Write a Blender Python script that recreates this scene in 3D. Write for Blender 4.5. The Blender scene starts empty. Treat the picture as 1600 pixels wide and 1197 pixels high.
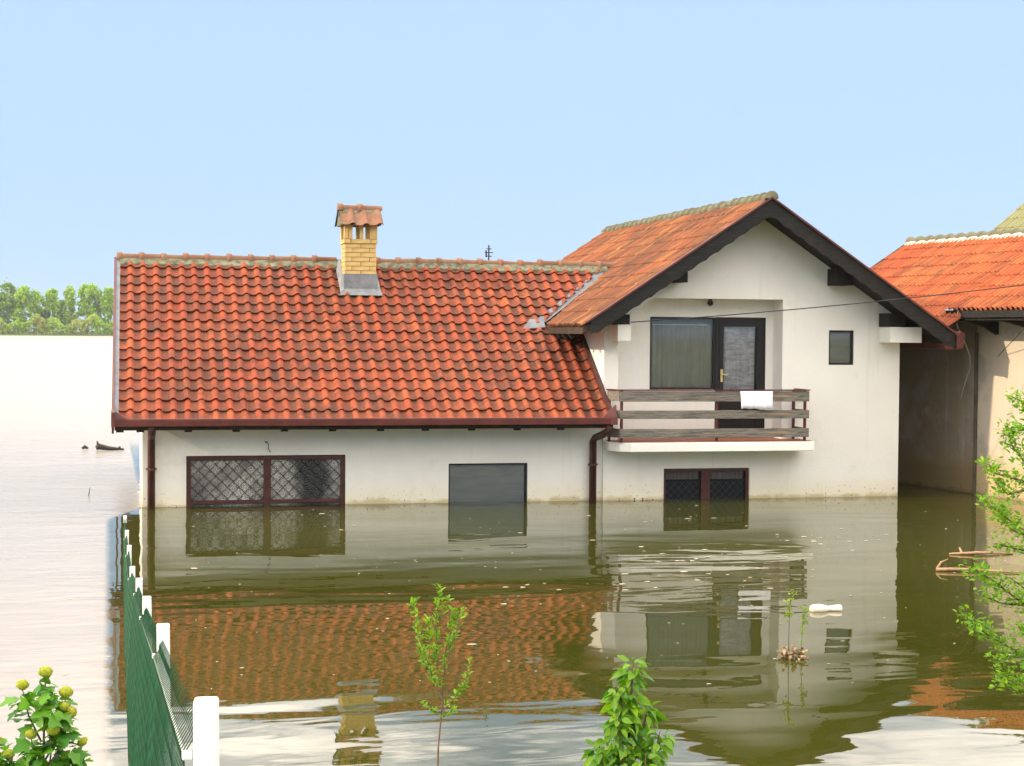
import bpy, bmesh, math, random
from mathutils import Vector, Matrix, Quaternion
random.seed(11)
R = math.radians
C = bpy.context.scene.collection
sc = bpy.context.scene

# ------------------------------------------------------------------ camera
cam_d = bpy.data.cameras.new('camera')
cam_d.sensor_width = 36; cam_d.lens = 58.5
cam_d.clip_start = 0.1; cam_d.clip_end = 6000
cam = bpy.data.objects.new('camera', cam_d); C.objects.link(cam)
M = Matrix.Rotation(R(-12.9), 4, 'Z') @ Matrix.Rotation(R(90 - 1.75), 4, 'X') @ Matrix.Rotation(R(0.45), 4, 'Z')
M.translation = Vector((0, 0, 2.84))
cam.matrix_world = M
sc.camera = cam

# ------------------------------------------------------------------ world and sun
SUN_DIR = Vector((1.0, 0.10, -0.46)).normalized()        # the way the light travels: low, from the left
sun_el = math.asin(-SUN_DIR.z)
w = bpy.data.worlds.new('World'); sc.world = w; w.use_nodes = True
nt = w.node_tree; nt.nodes.clear()
def wn(t, **k):
    n = nt.nodes.new(t)
    for a, b in k.items(): setattr(n, a, b)
    return n
out = wn('ShaderNodeOutputWorld'); bg = wn('ShaderNodeBackground'); bg.inputs['Strength'].default_value = 0.1
sky = wn('ShaderNodeTexSky', sky_type='NISHITA', sun_disc=False, sun_elevation=sun_el, sun_rotation=math.atan2(-SUN_DIR.x, -SUN_DIR.y))
tc = wn('ShaderNodeTexCoord'); sep = wn('ShaderNodeSeparateXYZ')
nt.links.new(tc.outputs['Generated'], sep.inputs[0])
# thin even haze over the clear sky
hz = wn('ShaderNodeMixRGB'); hz.inputs[0].default_value = 0.93
nt.links.new(sky.outputs[0], hz.inputs[1]); hz.inputs[2].default_value = (2.38, 3.36, 4.70, 1)
# broken pale cloud above the clear band, all the way round
mp = wn('ShaderNodeMapping'); mp.inputs['Scale'].default_value = (2.2, 2.2, 9.0)
nt.links.new(tc.outputs['Generated'], mp.inputs[0])
nz = wn('ShaderNodeTexNoise'); nz.inputs['Scale'].default_value = 1.6; nz.inputs['Detail'].default_value = 6; nz.inputs['Roughness'].default_value = 0.55
nt.links.new(mp.outputs[0], nz.inputs['Vector'])
cr = wn('ShaderNodeMapRange', interpolation_type='SMOOTHSTEP'); cr.inputs[1].default_value = 0.40; cr.inputs[2].default_value = 0.60
nt.links.new(nz.outputs['Fac'], cr.inputs[0])
el = wn('ShaderNodeMapRange', interpolation_type='SMOOTHSTEP'); el.inputs[1].default_value = 0.20; el.inputs[2].default_value = 0.25
nt.links.new(sep.outputs['Z'], el.inputs[0])
mu = wn('ShaderNodeMath', operation='MULTIPLY'); nt.links.new(cr.outputs[0], mu.inputs[0]); nt.links.new(el.outputs[0], mu.inputs[1])
cl = wn('ShaderNodeMixRGB'); nt.links.new(mu.outputs[0], cl.inputs[0]); nt.links.new(hz.outputs[0], cl.inputs[1]); 
zb_ = wn('ShaderNodeMapRange'); zb_.inputs[1].default_value = 0.0; zb_.inputs[2].default_value = 1.0; zb_.inputs[3].default_value = 0.50; zb_.inputs[4].default_value = 1.0
nt.links.new(sep.outputs['Z'], zb_.inputs[0])
cm_ = wn('ShaderNodeMixRGB', blend_type='MULTIPLY'); cm_.inputs[0].default_value = 1.0; cm_.inputs[1].default_value = (31.0, 28.0, 25.4, 1)
nt.links.new(zb_.outputs[0], cm_.inputs[2]); nt.links.new(cm_.outputs[0], cl.inputs[2])
nt.links.new(cl.outputs[0], bg.inputs['Color']); nt.links.new(bg.outputs[0], out.inputs[0])

sun_d = bpy.data.lights.new('sun', 'SUN'); sun_d.energy = 1.9; sun_d.angle = R(0.8); sun_d.color = (1.0, 0.84, 0.62)
sun = bpy.data.objects.new('sun', sun_d); C.objects.link(sun)
sun.rotation_mode = 'QUATERNION'; sun.rotation_quaternion = SUN_DIR.to_track_quat('-Z', 'Y'); sun.location = (-20, -5, 30)

vs = sc.view_settings
vs.view_transform = 'Standard'; vs.look = 'None'; vs.exposure = 1.17; vs.gamma = 1; vs.use_curve_mapping = False
sc.cycles.max_bounces = 8; sc.cycles.diffuse_bounces = 3; sc.cycles.glossy_bounces = 4; sc.cycles.transparent_max_bounces = 10
sc.cycles.use_denoising = True

# ------------------------------------------------------------------ materials
class Mat:
    def __init__(s, name, rough=0.8, spec=0.3):
        s.m = bpy.data.materials.new(name); s.m.use_nodes = True
        s.nt = s.m.node_tree; s.b = s.nt.nodes['Principled BSDF']
        s.b.inputs['Roughness'].default_value = rough; s.b.inputs['Specular IOR Level'].default_value = spec
        s._co = None; s._pos = None
    def n(s, t, **k):
        n = s.nt.nodes.new(t)
        for a, b in k.items(): setattr(n, a, b)
        return n
    def l(s, a, b): s.nt.links.new(a, b)
    def pos(s):
        if s._pos is None: s._pos = s.n('ShaderNodeNewGeometry').outputs['Position']
        return s._pos
    def objco(s):
        if s._co is None: s._co = s.n('ShaderNodeTexCoord').outputs['Object']
        return s._co
    def noise(s, scale, detail=3, rough=0.5, vec=None, stretch=None, dist=0):
        v = vec or s.pos()
        if stretch:
            mp = s.n('ShaderNodeMapping'); mp.inputs['Scale'].default_value = stretch; s.l(v, mp.inputs[0]); v = mp.outputs[0]
        n = s.n('ShaderNodeTexNoise'); n.inputs['Scale'].default_value = scale; n.inputs['Detail'].default_value = detail
        n.inputs['Roughness'].default_value = rough; n.inputs['Distortion'].default_value = dist
        s.l(v, n.inputs['Vector']); return n.outputs['Fac']
    def rng(s, fac, a, b, c=0.0, d=1.0, smooth=True):
        r = s.n('ShaderNodeMapRange'); r.interpolation_type = 'SMOOTHSTEP' if smooth else 'LINEAR'
        for i, v in enumerate((a, b, c, d)): r.inputs[i + 1].default_value = v
        s.l(fac, r.inputs[0]); return r.outputs[0]
    def math(s, op, a, b=None):
        m = s.n('ShaderNodeMath', operation=op)
        for i, v in enumerate((a, b)):
            if v is None: continue
            if isinstance(v, (int, float)): m.inputs[i].default_value = v
            else: s.l(v, m.inputs[i])
        return m.outputs[0]
    def mix(s, fac, a, b, mode='MIX'):
        m = s.n('ShaderNodeMixRGB', blend_type=mode)
        for i, v in enumerate((fac, a, b)):
            if isinstance(v, (int, float)): m.inputs[i].default_value = v
            elif isinstance(v, tuple): m.inputs[i].default_value = (*v[:3], 1)
            else: s.l(v, m.inputs[i])
        return m.outputs[0]
    def color(s, c):
        if isinstance(c, tuple): s.b.inputs['Base Color'].default_value = (*c[:3], 1)
        else: s.l(c, s.b.inputs['Base Color'])
        return s
    def bump(s, h, dist=0.01, strength=1.0):
        b = s.n('ShaderNodeBump'); b.inputs['Distance'].default_value = dist; b.inputs['Strength'].default_value = strength
        s.l(h, b.inputs['Height']); s.l(b.outputs[0], s.b.inputs['Normal']); return s
    def sepz(s, v=None, ax='Z'):
        x = s.n('ShaderNodeSeparateXYZ'); s.l(v or s.pos(), x.inputs[0]); return x.outputs[ax]

def simple(name, col, rough=0.7, var=0.25, scale=9, spec=0.3, bump=0.0, stretch=None):
    m = Mat(name, rough, spec)
    f = m.noise(scale, 4, 0.6, m.objco(), stretch)
    dark = tuple(c * (1 - var) for c in col); lite = tuple(min(1, c * (1 + var)) for c in col)
    m.color(m.mix(m.rng(f, 0.3, 0.7), dark, lite))
    if bump: m.bump(f, bump)
    return m.m

def plaster(name, base, tide, stain_h=0.5, grime=1.0):
    m = Mat(name, 0.9, 0.15)
    big = m.noise(0.7, 4, 0.6); fine = m.noise(35, 3, 0.6); mid = m.noise(4, 5, 0.6)
    col = m.mix(m.rng(big, 0.3, 0.7), tuple(c * 0.93 for c in base), base)
    col = m.mix(m.math('MULTIPLY', m.rng(mid, 0.55, 0.8), 0.18 * grime), col, (0.50, 0.45, 0.34))
    if grime > 2:
        pt = m.noise(0.9, 5, 0.65); col = m.mix(m.rng(pt, 0.46, 0.60, 0.0, 0.75), col, (0.33, 0.30, 0.255))
    # rain streaks running down
    st = m.noise(6, 4, 0.6, None, (1.0, 1.0, 0.06))
    col = m.mix(m.math('MULTIPLY', m.rng(st, 0.56, 0.78), 0.16 * grime), col, (0.45, 0.41, 0.31))
    z = m.sepz()
    zz = m.math('ADD', z, m.math('MULTIPLY', m.math('SUBTRACT', mid, 0.5), -0.22))
    col = m.mix(m.math('MULTIPLY', m.rng(zz, stain_h, 0.02), 0.55 * grime), col, tuple(a * b for a, b in zip(base, (0.86, 0.78, 0.55))))
    col = m.mix(m.math('MULTIPLY', m.rng(zz, 0.085, 0.0), 0.80), col, tide)
    # splashed specks above the water
    sp = m.noise(26, 2, 0.5)
    spk = m.math('MULTIPLY', m.rng(sp, 0.665, 0.71), m.rng(z, 0.36, 0.02))
    col = m.mix(m.math('MULTIPLY', spk, 0.9), col, (0.06, 0.05, 0.035))
    m.color(col)
    m.bump(m.math('ADD', fine, m.math('MULTIPLY', mid, 1.5)), 0.004)
    return m.m

def tile_mat(name, island, base=(0.325, 0.058, 0.019), pale=(0.46, 0.13, 0.038), stain=0.95, lichen=0.35, seed=0.0, pan=None, streak=None, lo=0.42, soot=0.0, run=(1, 1, 1)):
    m = Mat(name, 0.75, 0.25)
    if island: rnd = m.n('ShaderNodeNewGeometry').outputs['Random Per Island']
    else: rnd = m.n('ShaderNodeObjectInfo').outputs['Random']
    mp = m.n('ShaderNodeMapping'); mp.inputs['Location'].default_value = (seed, seed * 2, 0); m.l(m.pos(), mp.inputs[0]); P = mp.outputs[0]
    if streak: mp.inputs['Scale'].default_value = streak
    big = m.noise(0.55, 4, 0.6, P); mid = m.noise(5.5, 5, 0.65, P); fine = m.noise(55, 3, 0.6, P)
    c = m.mix(rnd, tuple(v * 0.86 for v in base), base)
    c = m.mix(m.rng(m.noise(1.1, 3, 0.6, P), 0.35, 0.7, 0.0, 0.35), c, pale)
    r2 = m.math('FRACT', m.math('MULTIPLY', rnd, 7.31))
    c = m.mix(m.math('MULTIPLY', m.rng(r2, 0.75, 1.0), 0.28), c, pale)
    s1 = m.math('MULTIPLY', m.rng(mid, lo, lo + 0.22), m.rng(big, 0.28, 0.62, 0.35, 1.0))
    r3 = m.math('FRACT', m.math('MULTIPLY', rnd, 13.7))
    s1 = m.math('MULTIPLY', s1, m.math('ADD', m.math('MULTIPLY', r3, 0.45), 0.6))
    c = m.mix(m.math('MULTIPLY', s1, stain), c, (0.085, 0.042, 0.026))
    if pan:                              # grime in the pans, darkened further to paint shade between the rolls
        ax, o_, w_, a_, b_ = pan
        f = m.math('FRACT', m.math('DIVIDE', m.math('SUBTRACT', m.sepz(None, ax), o_), w_))
        k = m.math('MULTIPLY', m.rng(f, a_, a_ + 0.10), m.rng(f, b_ + 0.10, b_))
        gr = m.noise(7.0, 4, 0.6, P)
        k = m.math('MULTIPLY', k, m.math('ADD', m.math('MULTIPLY', r3, 0.50), m.rng(gr, 0.35, 0.65, 0.22, 0.62)))
        c = m.mix(k, c, (0.085, 0.034, 0.019))
    if soot:                             # black growth in long runs down the slope
        sn = m.noise(2.6, 5, 0.65, None, run, 0.3); s0 = m.noise(0.5, 3, 0.5)
        c = m.mix(m.math('MULTIPLY', m.math('MULTIPLY', m.rng(sn, 0.44, 0.64), m.rng(s0, 0.30, 0.60, 0.35, 1.0)), soot), c, (0.045, 0.028, 0.020))
    li = m.noise(11, 5, 0.7, P)
    c = m.mix(m.math('MULTIPLY', m.math('MULTIPLY', m.rng(li, 0.58, 0.72), m.rng(big, 0.45, 0.75)), lichen), c, (0.40, 0.36, 0.14))
    c = m.mix(m.math('MULTIPLY', m.rng(fine, 0.35, 0.75), 0.3), c, tuple(v * 0.5 for v in base))
    m.color(c); m.bump(m.math('ADD', fine, mid), 0.004)
    return m.m

def wood_mat(name, a, b, c3, ax=(1, 14, 14), rough=0.8):
    m = Mat(name, rough, 0.2)
    g = m.noise(3.0, 6, 0.7, m.objco(), ax, 0.6); k = m.noise(1.3, 3, 0.6, m.objco(), ax)
    c = m.mix(m.rng(g, 0.35, 0.65), a, b); c = m.mix(m.rng(k, 0.55, 0.68), c, c3)
    m.color(c); m.bump(g, 0.006); return m.m

def leaf_mat(name, a, b, trans=0.35, rnd='obj', rough=0.5, tint=(1.25, 1.35, 0.5)):
    m = Mat(name, rough, 0.35)
    if rnd == 'obj': r = m.n('ShaderNodeObjectInfo').outputs['Random']
    else: r = m.n('ShaderNodeNewGeometry').outputs['Random Per Island']
    f = m.noise(30, 2, 0.5)
    c = m.mix(r, a, b); c = m.mix(m.math('MULTIPLY', f, 0.25), c, tuple(v * 0.6 for v in a))
    m.color(c)
    t = m.n('ShaderNodeBsdfTranslucent'); m.l(m.mix(1.0, c, tint, 'MULTIPLY'), t.inputs['Color'])
    mx = m.n('ShaderNodeMixShader'); mx.inputs[0].default_value = trans
    m.l(m.b.outputs[0], mx.inputs[1]); m.l(t.outputs[0], mx.inputs[2])
    m.l(mx.outputs[0], m.nt.nodes['Material Output'].inputs[0])
    return m.m

def pane_mat(name, tint=(0.97, 0.98, 0.96), see=0.95, refl=1.0):
    m = Mat(name, 0.05)
    tr = m.n('ShaderNodeBsdfTransparent'); tr.inputs[0].default_value = (*[t * see for t in tint], 1)
    gl = m.n('ShaderNodeBsdfGlossy'); gl.inputs['Roughness'].default_value = 0.03
    gl.inputs[0].default_value = (0.9*refl, 0.92*refl, 0.93*refl, 1)
    fr = m.n('ShaderNodeFresnel'); fr.inputs[0].default_value = 1.5
    mx = m.n('ShaderNodeMixShader'); m.l(fr.outputs[0], mx.inputs[0]); m.l(tr.outputs[0], mx.inputs[1]); m.l(gl.outputs[0], mx.inputs[2])
    m.l(mx.outputs[0], m.nt.nodes['Material Output'].inputs[0]); return m.m

def obscure_glass():
    m = Mat('obscure_glass', 0.3, 0.5)
    x = m.sepz(None, 'X'); z = m.sepz()
    b = m.noise(1.6, 4, 0.6); v = m.n('ShaderNodeTexVoronoi'); v.inputs['Scale'].default_value = 55; m.l(m.pos(), v.inputs['Vector'])
    c = m.mix(m.rng(b, 0.35, 0.62), (0.05, 0.048, 0.040), (0.60, 0.575, 0.50))
    c = m.mix(m.rng(v.outputs['Distance'], 0.1, 0.9), c, (0.16, 0.15, 0.13))
    # something dark standing behind the glass
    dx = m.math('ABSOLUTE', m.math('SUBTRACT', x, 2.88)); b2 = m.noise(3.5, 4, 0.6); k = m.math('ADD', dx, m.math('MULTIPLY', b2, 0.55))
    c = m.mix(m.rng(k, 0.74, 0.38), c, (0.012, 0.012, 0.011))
    m.color(c); m.bump(v.outputs['Distance'], 0.006); return m.m

def water_mat():
    m = Mat('flood_water', 0.02, 0.5)
    P = m.pos(); x = m.sepz(P, 'X'); y = m.sepz(P, 'Y')
    big = m.noise(0.12, 3, 0.6, P)
    # how open the water is: sheltered by the houses, ruffled out on the river
    # the edge follows the fence and house wall, beside the roof's reflection
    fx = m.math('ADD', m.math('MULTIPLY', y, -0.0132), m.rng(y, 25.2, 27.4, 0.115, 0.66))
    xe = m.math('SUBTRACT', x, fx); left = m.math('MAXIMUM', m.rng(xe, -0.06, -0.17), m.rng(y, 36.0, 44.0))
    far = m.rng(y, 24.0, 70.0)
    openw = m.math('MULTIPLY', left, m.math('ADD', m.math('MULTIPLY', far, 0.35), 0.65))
    # pale left water paints in bright sky reflection, the sheltered yard water is brown
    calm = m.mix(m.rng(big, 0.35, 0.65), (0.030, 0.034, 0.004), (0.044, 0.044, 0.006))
    pale_refl = m.math('MULTIPLY', left, m.math('ADD', m.math('MULTIPLY', far, 0.2), 0.8))
    m.color(m.mix(pale_refl, calm, (0.33, 0.275, 0.215)))
    m.l(m.math('ADD', m.math('MULTIPLY', openw, 0.30), 0.008), m.b.inputs['Roughness'])
    patch = m.rng(m.noise(0.16, 2, 0.5, P, (1, 1.6, 1)), 0.38, 0.66, 0.25, 1.0)
    swell = m.noise(0.33, 2, 0.45, P, (0.8, 1.5, 1), 0.4)
    mid = m.noise(1.1, 2, 0.5, P, (0.75, 1.7, 1), 0.5)
    fine = m.noise(4.2, 3, 0.55, P, (0.8, 1.6, 1), 0.3)
    amp = m.math('ADD', patch, m.math('MULTIPLY', openw, 3.2))
    h = m.math('ADD', m.math('MULTIPLY', swell, 3.6), m.math('MULTIPLY', m.math('MULTIPLY', m.math('SUBTRACT', mid, 0.5), amp), 0.75))
    h = m.math('ADD', h, m.math('MULTIPLY', m.math('MULTIPLY', m.math('SUBTRACT', fine, 0.5), amp), m.math('ADD', m.math('MULTIPLY', openw, 0.35), 0.045)))
    m.b.inputs['IOR'].default_value = 1.36
    m.b.inputs['Specular Tint'].default_value = (1.0, 0.95, 0.88, 1)
    m.bump(h, 0.0085)
    return m.m

GY_OFF = 36.16                          # where the gable roof's tile columns start
MT = dict(
    water=water_mat(),
    mud=simple('river_mud', (0.10, 0.08, 0.05), 0.95, 0.3, 2),
    bank=simple('bank_grass', (0.06, 0.085, 0.025), 0.95, 0.4, 3, bump=0.03),
    wall=plaster('cream_plaster', (0.88, 0.85, 0.765), (0.50, 0.41, 0.19)),
    grey_plaster=plaster('weathered_plaster', (0.60, 0.51, 0.39), (0.30, 0.22, 0.13), 0.9, 3.4),
    shade_plaster=plaster('shadow_dark_plaster', (0.27, 0.22, 0.155), (0.12, 0.09, 0.05), 0.9, 3.0),  # darker copy for the gap: the white house's shadow put into the colour
    tile=tile_mat('clay_tile', False, pan=('X', -0.185, 0.2205, 0.0, 0.50), soot=0.5, run=(1.6, 0.5, 0.5)), tile_s=tile_mat('clay_tile_joined', True, pan=('X', -0.185, 0.2205, 0.0, 0.50), soot=0.5, run=(1.6, 0.5, 0.5)),
    tile_g=tile_mat('weathered_clay_tile', True, (0.38, 0.105, 0.036), (0.56, 0.29, 0.09), 0.95, 1.0, 3.0, ('Y', GY_OFF, 0.13, 0.60, 0.97), (0.35, 1.6, 0.35), 0.31, 0.85, (0.30, 2.6, 0.30)),
    tile_n=tile_mat('bright_clay_tile', True, (0.43, 0.095, 0.030), (0.50, 0.21, 0.06), 0.55, 0.8, 7.0, None, (0.5, 1.4, 0.5), 0.42, 0.45, (0.35, 1.9, 0.35)),
    tile_y=tile_mat('lichened_clay_tile', True, (0.25, 0.245, 0.115), (0.30, 0.28, 0.14), 0.15, 0.7, 5.0),
    ridge=tile_mat('ridge_clay', False, (0.25, 0.115, 0.062), (0.28, 0.21, 0.12), 0.6, 1.0, 2.0),
    ridge_old=tile_mat('lichened_ridge_clay', False, (0.15, 0.15, 0.088), (0.20, 0.195, 0.125), 0.5, 1.0, 4.0),
    mortar=simple('lime_mortar', (0.145, 0.145, 0.092), 0.95, 0.45, 9, bump=0.02),
    mortar_w=simple('white_mortar', (0.66, 0.62, 0.48), 0.95, 0.2, 14, bump=0.01),
    deck=simple('roof_boards', (0.05, 0.032, 0.02), 0.9, 0.3, 5),
    gutter=simple('oxide_red_metal', (0.11, 0.026, 0.020), 0.5, 0.25, 3, 0.5),
    pipe=simple('brown_pipe', (0.075, 0.026, 0.020), 0.5, 0.25, 4, 0.4),
    zinc=simple('zinc_sheet', (0.19, 0.20, 0.205), 0.65, 0.2, 5, 0.3),
    lead=simple('lead_sheet', (0.16, 0.17, 0.18), 0.7, 0.2, 5, 0.25),
    dark_wood=simple('dark_stained_wood', (0.017, 0.016, 0.0135), 0.7, 0.35, 6, 0.25, 0.004, (1, 6, 6)),
    frame=simple('brown_frame', (0.065, 0.018, 0.012), 0.5, 0.25, 6, 0.4),
    frame_black=simple('dark_frame', (0.010, 0.007, 0.006), 0.45, 0.25, 6, 0.4),
    plank=wood_mat('weathered_plank', (0.085, 0.083, 0.072), (0.24, 0.215, 0.175), (0.30, 0.20, 0.11)),
    post_red=simple('red_oxide_post', (0.10, 0.014, 0.014), 0.5, 0.2, 6, 0.4),
    floor_tile=simple('terracotta_floor', (0.30, 0.12, 0.075), 0.7, 0.2, 9),
    brick=simple('yellow_brick', (0.55, 0.385, 0.15), 0.85, 0.14, 5, 0.2, 0.003),
    joint=simple('brick_joint', (0.16, 0.11, 0.05), 0.95, 0.2, 20),
    soot=simple('soot', (0.012, 0.011, 0.010), 0.95, 0.2, 10),
    pane=pane_mat('window_pane'), pane_dark=pane_mat('dim_window_pane', (0.90, 0.86, 0.82), 0.85, 0.45),
    obscure=obscure_glass(),
    blind=simple('grey_blind', (0.31, 0.295, 0.265), 0.8, 0.10, 2.2, 0.3, 0.0, (1, 1, 5)),
    curtain=simple('pale_curtain', (0.44, 0.42, 0.38), 0.9, 0.12, 3),
    curtain_grey=simple('grey_curtain', (0.37, 0.345, 0.315), 0.9, 0.06, 3),
    lilac=simple('lilac_curtain', (0.62, 0.57, 0.62), 0.9, 0.3, 3.5, stretch=(1, 1, 4)),
    brass=simple('brass', (0.62, 0.45, 0.16), 0.3, 0.1, 8, 0.8),
    iron=simple('dark_iron', (0.035, 0.03, 0.025), 0.6, 0.3, 10, 0.4),
    white=simple('white_paint', (0.82, 0.81, 0.78), 0.5, 0.05, 4, 0.4),
    white_plastic=simple('white_plastic', (0.86, 0.84, 0.85), 0.4, 0.03, 4, 0.5),
    float_plastic=simple('muddied_plastic', (0.70, 0.61, 0.48), 0.5, 0.25, 9, 0.4),
    white_cloth=simple('white_cotton', (0.84, 0.81, 0.83), 0.95, 0.05, 30, 0.1, 0.002),
    grille=simple('pale_grille', (0.20, 0.18, 0.13), 0.6, 0.2, 8),
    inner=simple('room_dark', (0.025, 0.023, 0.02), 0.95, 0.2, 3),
    green_wire=leaf_mat('green_coated_wire', (0.003, 0.040, 0.014), (0.010, 0.125, 0.045), 0.0, 'isl', 0.5),
    steel=simple('galvanised_wire', (0.42, 0.41, 0.36), 0.45, 0.15, 8, 0.6),
    cable=simple('black_cable', (0.03, 0.03, 0.03), 0.6, 0.1, 8),
    cable_pale=simple('pale_cable', (0.50, 0.44, 0.32), 0.6, 0.1, 8),
    bark=simple('young_bark', (0.16, 0.085, 0.06), 0.85, 0.3, 14, 0.2, 0.002),
    bark_far=simple('pale_bark', (0.24, 0.20, 0.15), 0.9, 0.25, 1),
    stem=simple('green_stem', (0.10, 0.10, 0.035), 0.7, 0.25, 14),
    drift=simple('wet_driftwood', (0.34, 0.20, 0.11), 0.7, 0.4, 9, 0.3, 0.006, (2, 9, 9)),
    drift_dark=simple('dark_driftwood', (0.05, 0.04, 0.03), 0.8, 0.3, 6),
    flotsam=simple('dry_flotsam', (0.26, 0.18, 0.10), 0.9, 0.7, 18, 0.2, 0.004),
    scum=simple('pale_flakes', (0.46, 0.39, 0.28), 0.8, 0.35, 6),
    leaf=leaf_mat('bright_leaf', (0.045, 0.16, 0.008), (0.24, 0.42, 0.018), 0.40),
    leaf_v=leaf_mat('viburnum_leaf', (0.04, 0.17, 0.010), (0.16, 0.36, 0.02), 0.38),
    leaf_s=leaf_mat('small_leaf', (0.10, 0.26, 0.012), (0.28, 0.44, 0.02), 0.4, 'isl'),
    leaf_y=leaf_mat('yellow_green_leaf', (0.15, 0.26, 0.012), (0.32, 0.40, 0.03), 0.4, 'isl'),
    bloom=leaf_mat('lime_bloom', (0.34, 0.38, 0.02), (0.52, 0.52, 0.05), 0.2, 'isl', 0.7, (1.1, 1.1, 0.4)),
    far1=leaf_mat('far_leaf', (0.24, 0.39, 0.045), (0.37, 0.52, 0.075), 0.45, 'isl', 0.8),
    far2=leaf_mat('far_leaf_dark', (0.15, 0.26, 0.07), (0.24, 0.36, 0.09), 0.3, 'isl', 0.8),
    far3=leaf_mat('far_scrub', (0.25, 0.26, 0.07), (0.36, 0.36, 0.10), 0.3, 'isl', 0.8),
)

# ------------------------------------------------------------------ helpers
WO = {}                                    # world origin of every object made
class MB:
    def __init__(s): s.v = []; s.f = []; s.m = []
    def add(s, vs, fs, mi=0):
        k = len(s.v); s.v += [tuple(p) for p in vs]; s.f += [tuple(i + k for i in f) for f in fs]; s.m += [mi] * len(fs); return s
    def box(s, a, b, mi=0):
        (x0, y0, z0), (x1, y1, z1) = a, b
        vs = [(x0,y0,z0),(x1,y0,z0),(x1,y1,z0),(x0,y1,z0),(x0,y0,z1),(x1,y0,z1),(x1,y1,z1),(x0,y1,z1)]
        return s.add(vs, [(3,2,1,0),(4,5,6,7),(0,1,5,4),(1,2,6,5),(2,3,7,6),(3,0,4,7)], mi)
    def prism(s, pts, off, mi=0):          # polygon pts swept by vector off
        n = len(pts); off = Vector(off); a = [Vector(p) for p in pts]; b = [p + off for p in a]
        fs = [tuple(range(n))[::-1], tuple(range(n, 2 * n))] + [(i, (i + 1) % n, n + (i + 1) % n, n + i) for i in range(n)]
        return s.add(a + b, fs, mi)
    def beam(s, p, q, w, h, up=(0, 0, 1), mi=0):
        p = Vector(p); q = Vector(q); d = (q - p).normalized(); u = Vector(up); r = d.cross(u).normalized(); u = r.cross(d).normalized()
        return s.prism([p - r*w/2 - u*h/2, p + r*w/2 - u*h/2, p + r*w/2 + u*h/2, p - r*w/2 + u*h/2], q - p, mi)
    def tube(s, pts, rad, n=6, mi=0, cap=True):
        pts = [Vector(p) for p in pts]; rings = []
        for i, p in enumerate(pts):
            d = (pts[min(i + 1, len(pts) - 1)] - pts[max(i - 1, 0)])
            d = d.normalized() if d.length > 1e-9 else Vector((0, 0, 1))
            a = d.orthogonal() if i == 0 else prev - d * prev.dot(d)
            if a.length < 1e-6: a = d.orthogonal()
            a.normalize(); prev = a; b = d.cross(a); r = rad[i] if isinstance(rad, (list, tuple)) else rad
            rings.append([p + (a * math.cos(t) + b * math.sin(t)) * r for t in (2 * math.pi * k / n for k in range(n))])
        vs = [v for r in rings for v in r]; fs = []
        for i in range(len(rings) - 1):
            for k in range(n):
                fs.append((i*n + k, i*n + (k+1) % n, (i+1)*n + (k+1) % n, (i+1)*n + k))
        if cap: fs += [tuple(range(n))[::-1], tuple(range((len(rings)-1)*n, len(rings)*n))]
        return s.add(vs, fs, mi)
    def data(s, name, mats, origin=(0, 0, 0), smooth=False):
        me = bpy.data.meshes.new(name); o = Vector(origin)
        me.from_pydata([tuple(Vector(v) - o) for v in s.v], [], s.f)
        for mt in mats: me.materials.append(mt)
        if len(mats) > 1: me.polygons.foreach_set('material_index', s.m)
        if smooth: me.polygons.foreach_set('use_smooth', [True] * len(me.polygons))
        me.update(); return me
def bevel(o, wdt, seg=2):
    b = o.modifiers.new('bevel', 'BEVEL'); b.width = wdt; b.segments = seg; b.limit_method = 'ANGLE'; b.angle_limit = R(40); return o
def put(o, parent, origin):
    C.objects.link(o); WO[o] = Vector(origin)
    if parent is not None:
        o.parent = parent; o.location = Vector(origin) - WO[parent]
    else: o.location = origin
    return o
def obj(name, mb, mats, parent=None, origin=None, smooth=False, stuff=False):
    if not isinstance(mats, (list, tuple)): mats = [mats]
    if origin is None:
        n = max(1, len(mb.v)); origin = tuple(sum(v[i] for v in mb.v) / n for i in range(3))
    o = bpy.data.objects.new(name, mb.data(name, mats, origin, smooth))
    if stuff: o['kind'] = 'stuff'
    return put(o, parent, origin)
def inst(name, me, mat4, parent):           # shared mesh with a full transform
    o = bpy.data.objects.new(name, me); C.objects.link(o); o.parent = parent
    m = mat4.copy(); m.translation = m.translation - WO[parent]; o.matrix_local = m; WO[o] = mat4.translation.copy(); return o
def tag(o, label, cat, group=None):
    o['label'] = label; o['category'] = cat
    if group: o['group'] = group
    return o
def thing(name, label, cat, loc=(0, 0, 0), group=None):
    return tag(put(bpy.data.objects.new(name, None), None, loc), label, cat, group)
def structure(o): o['kind'] = 'structure'; return o

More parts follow.
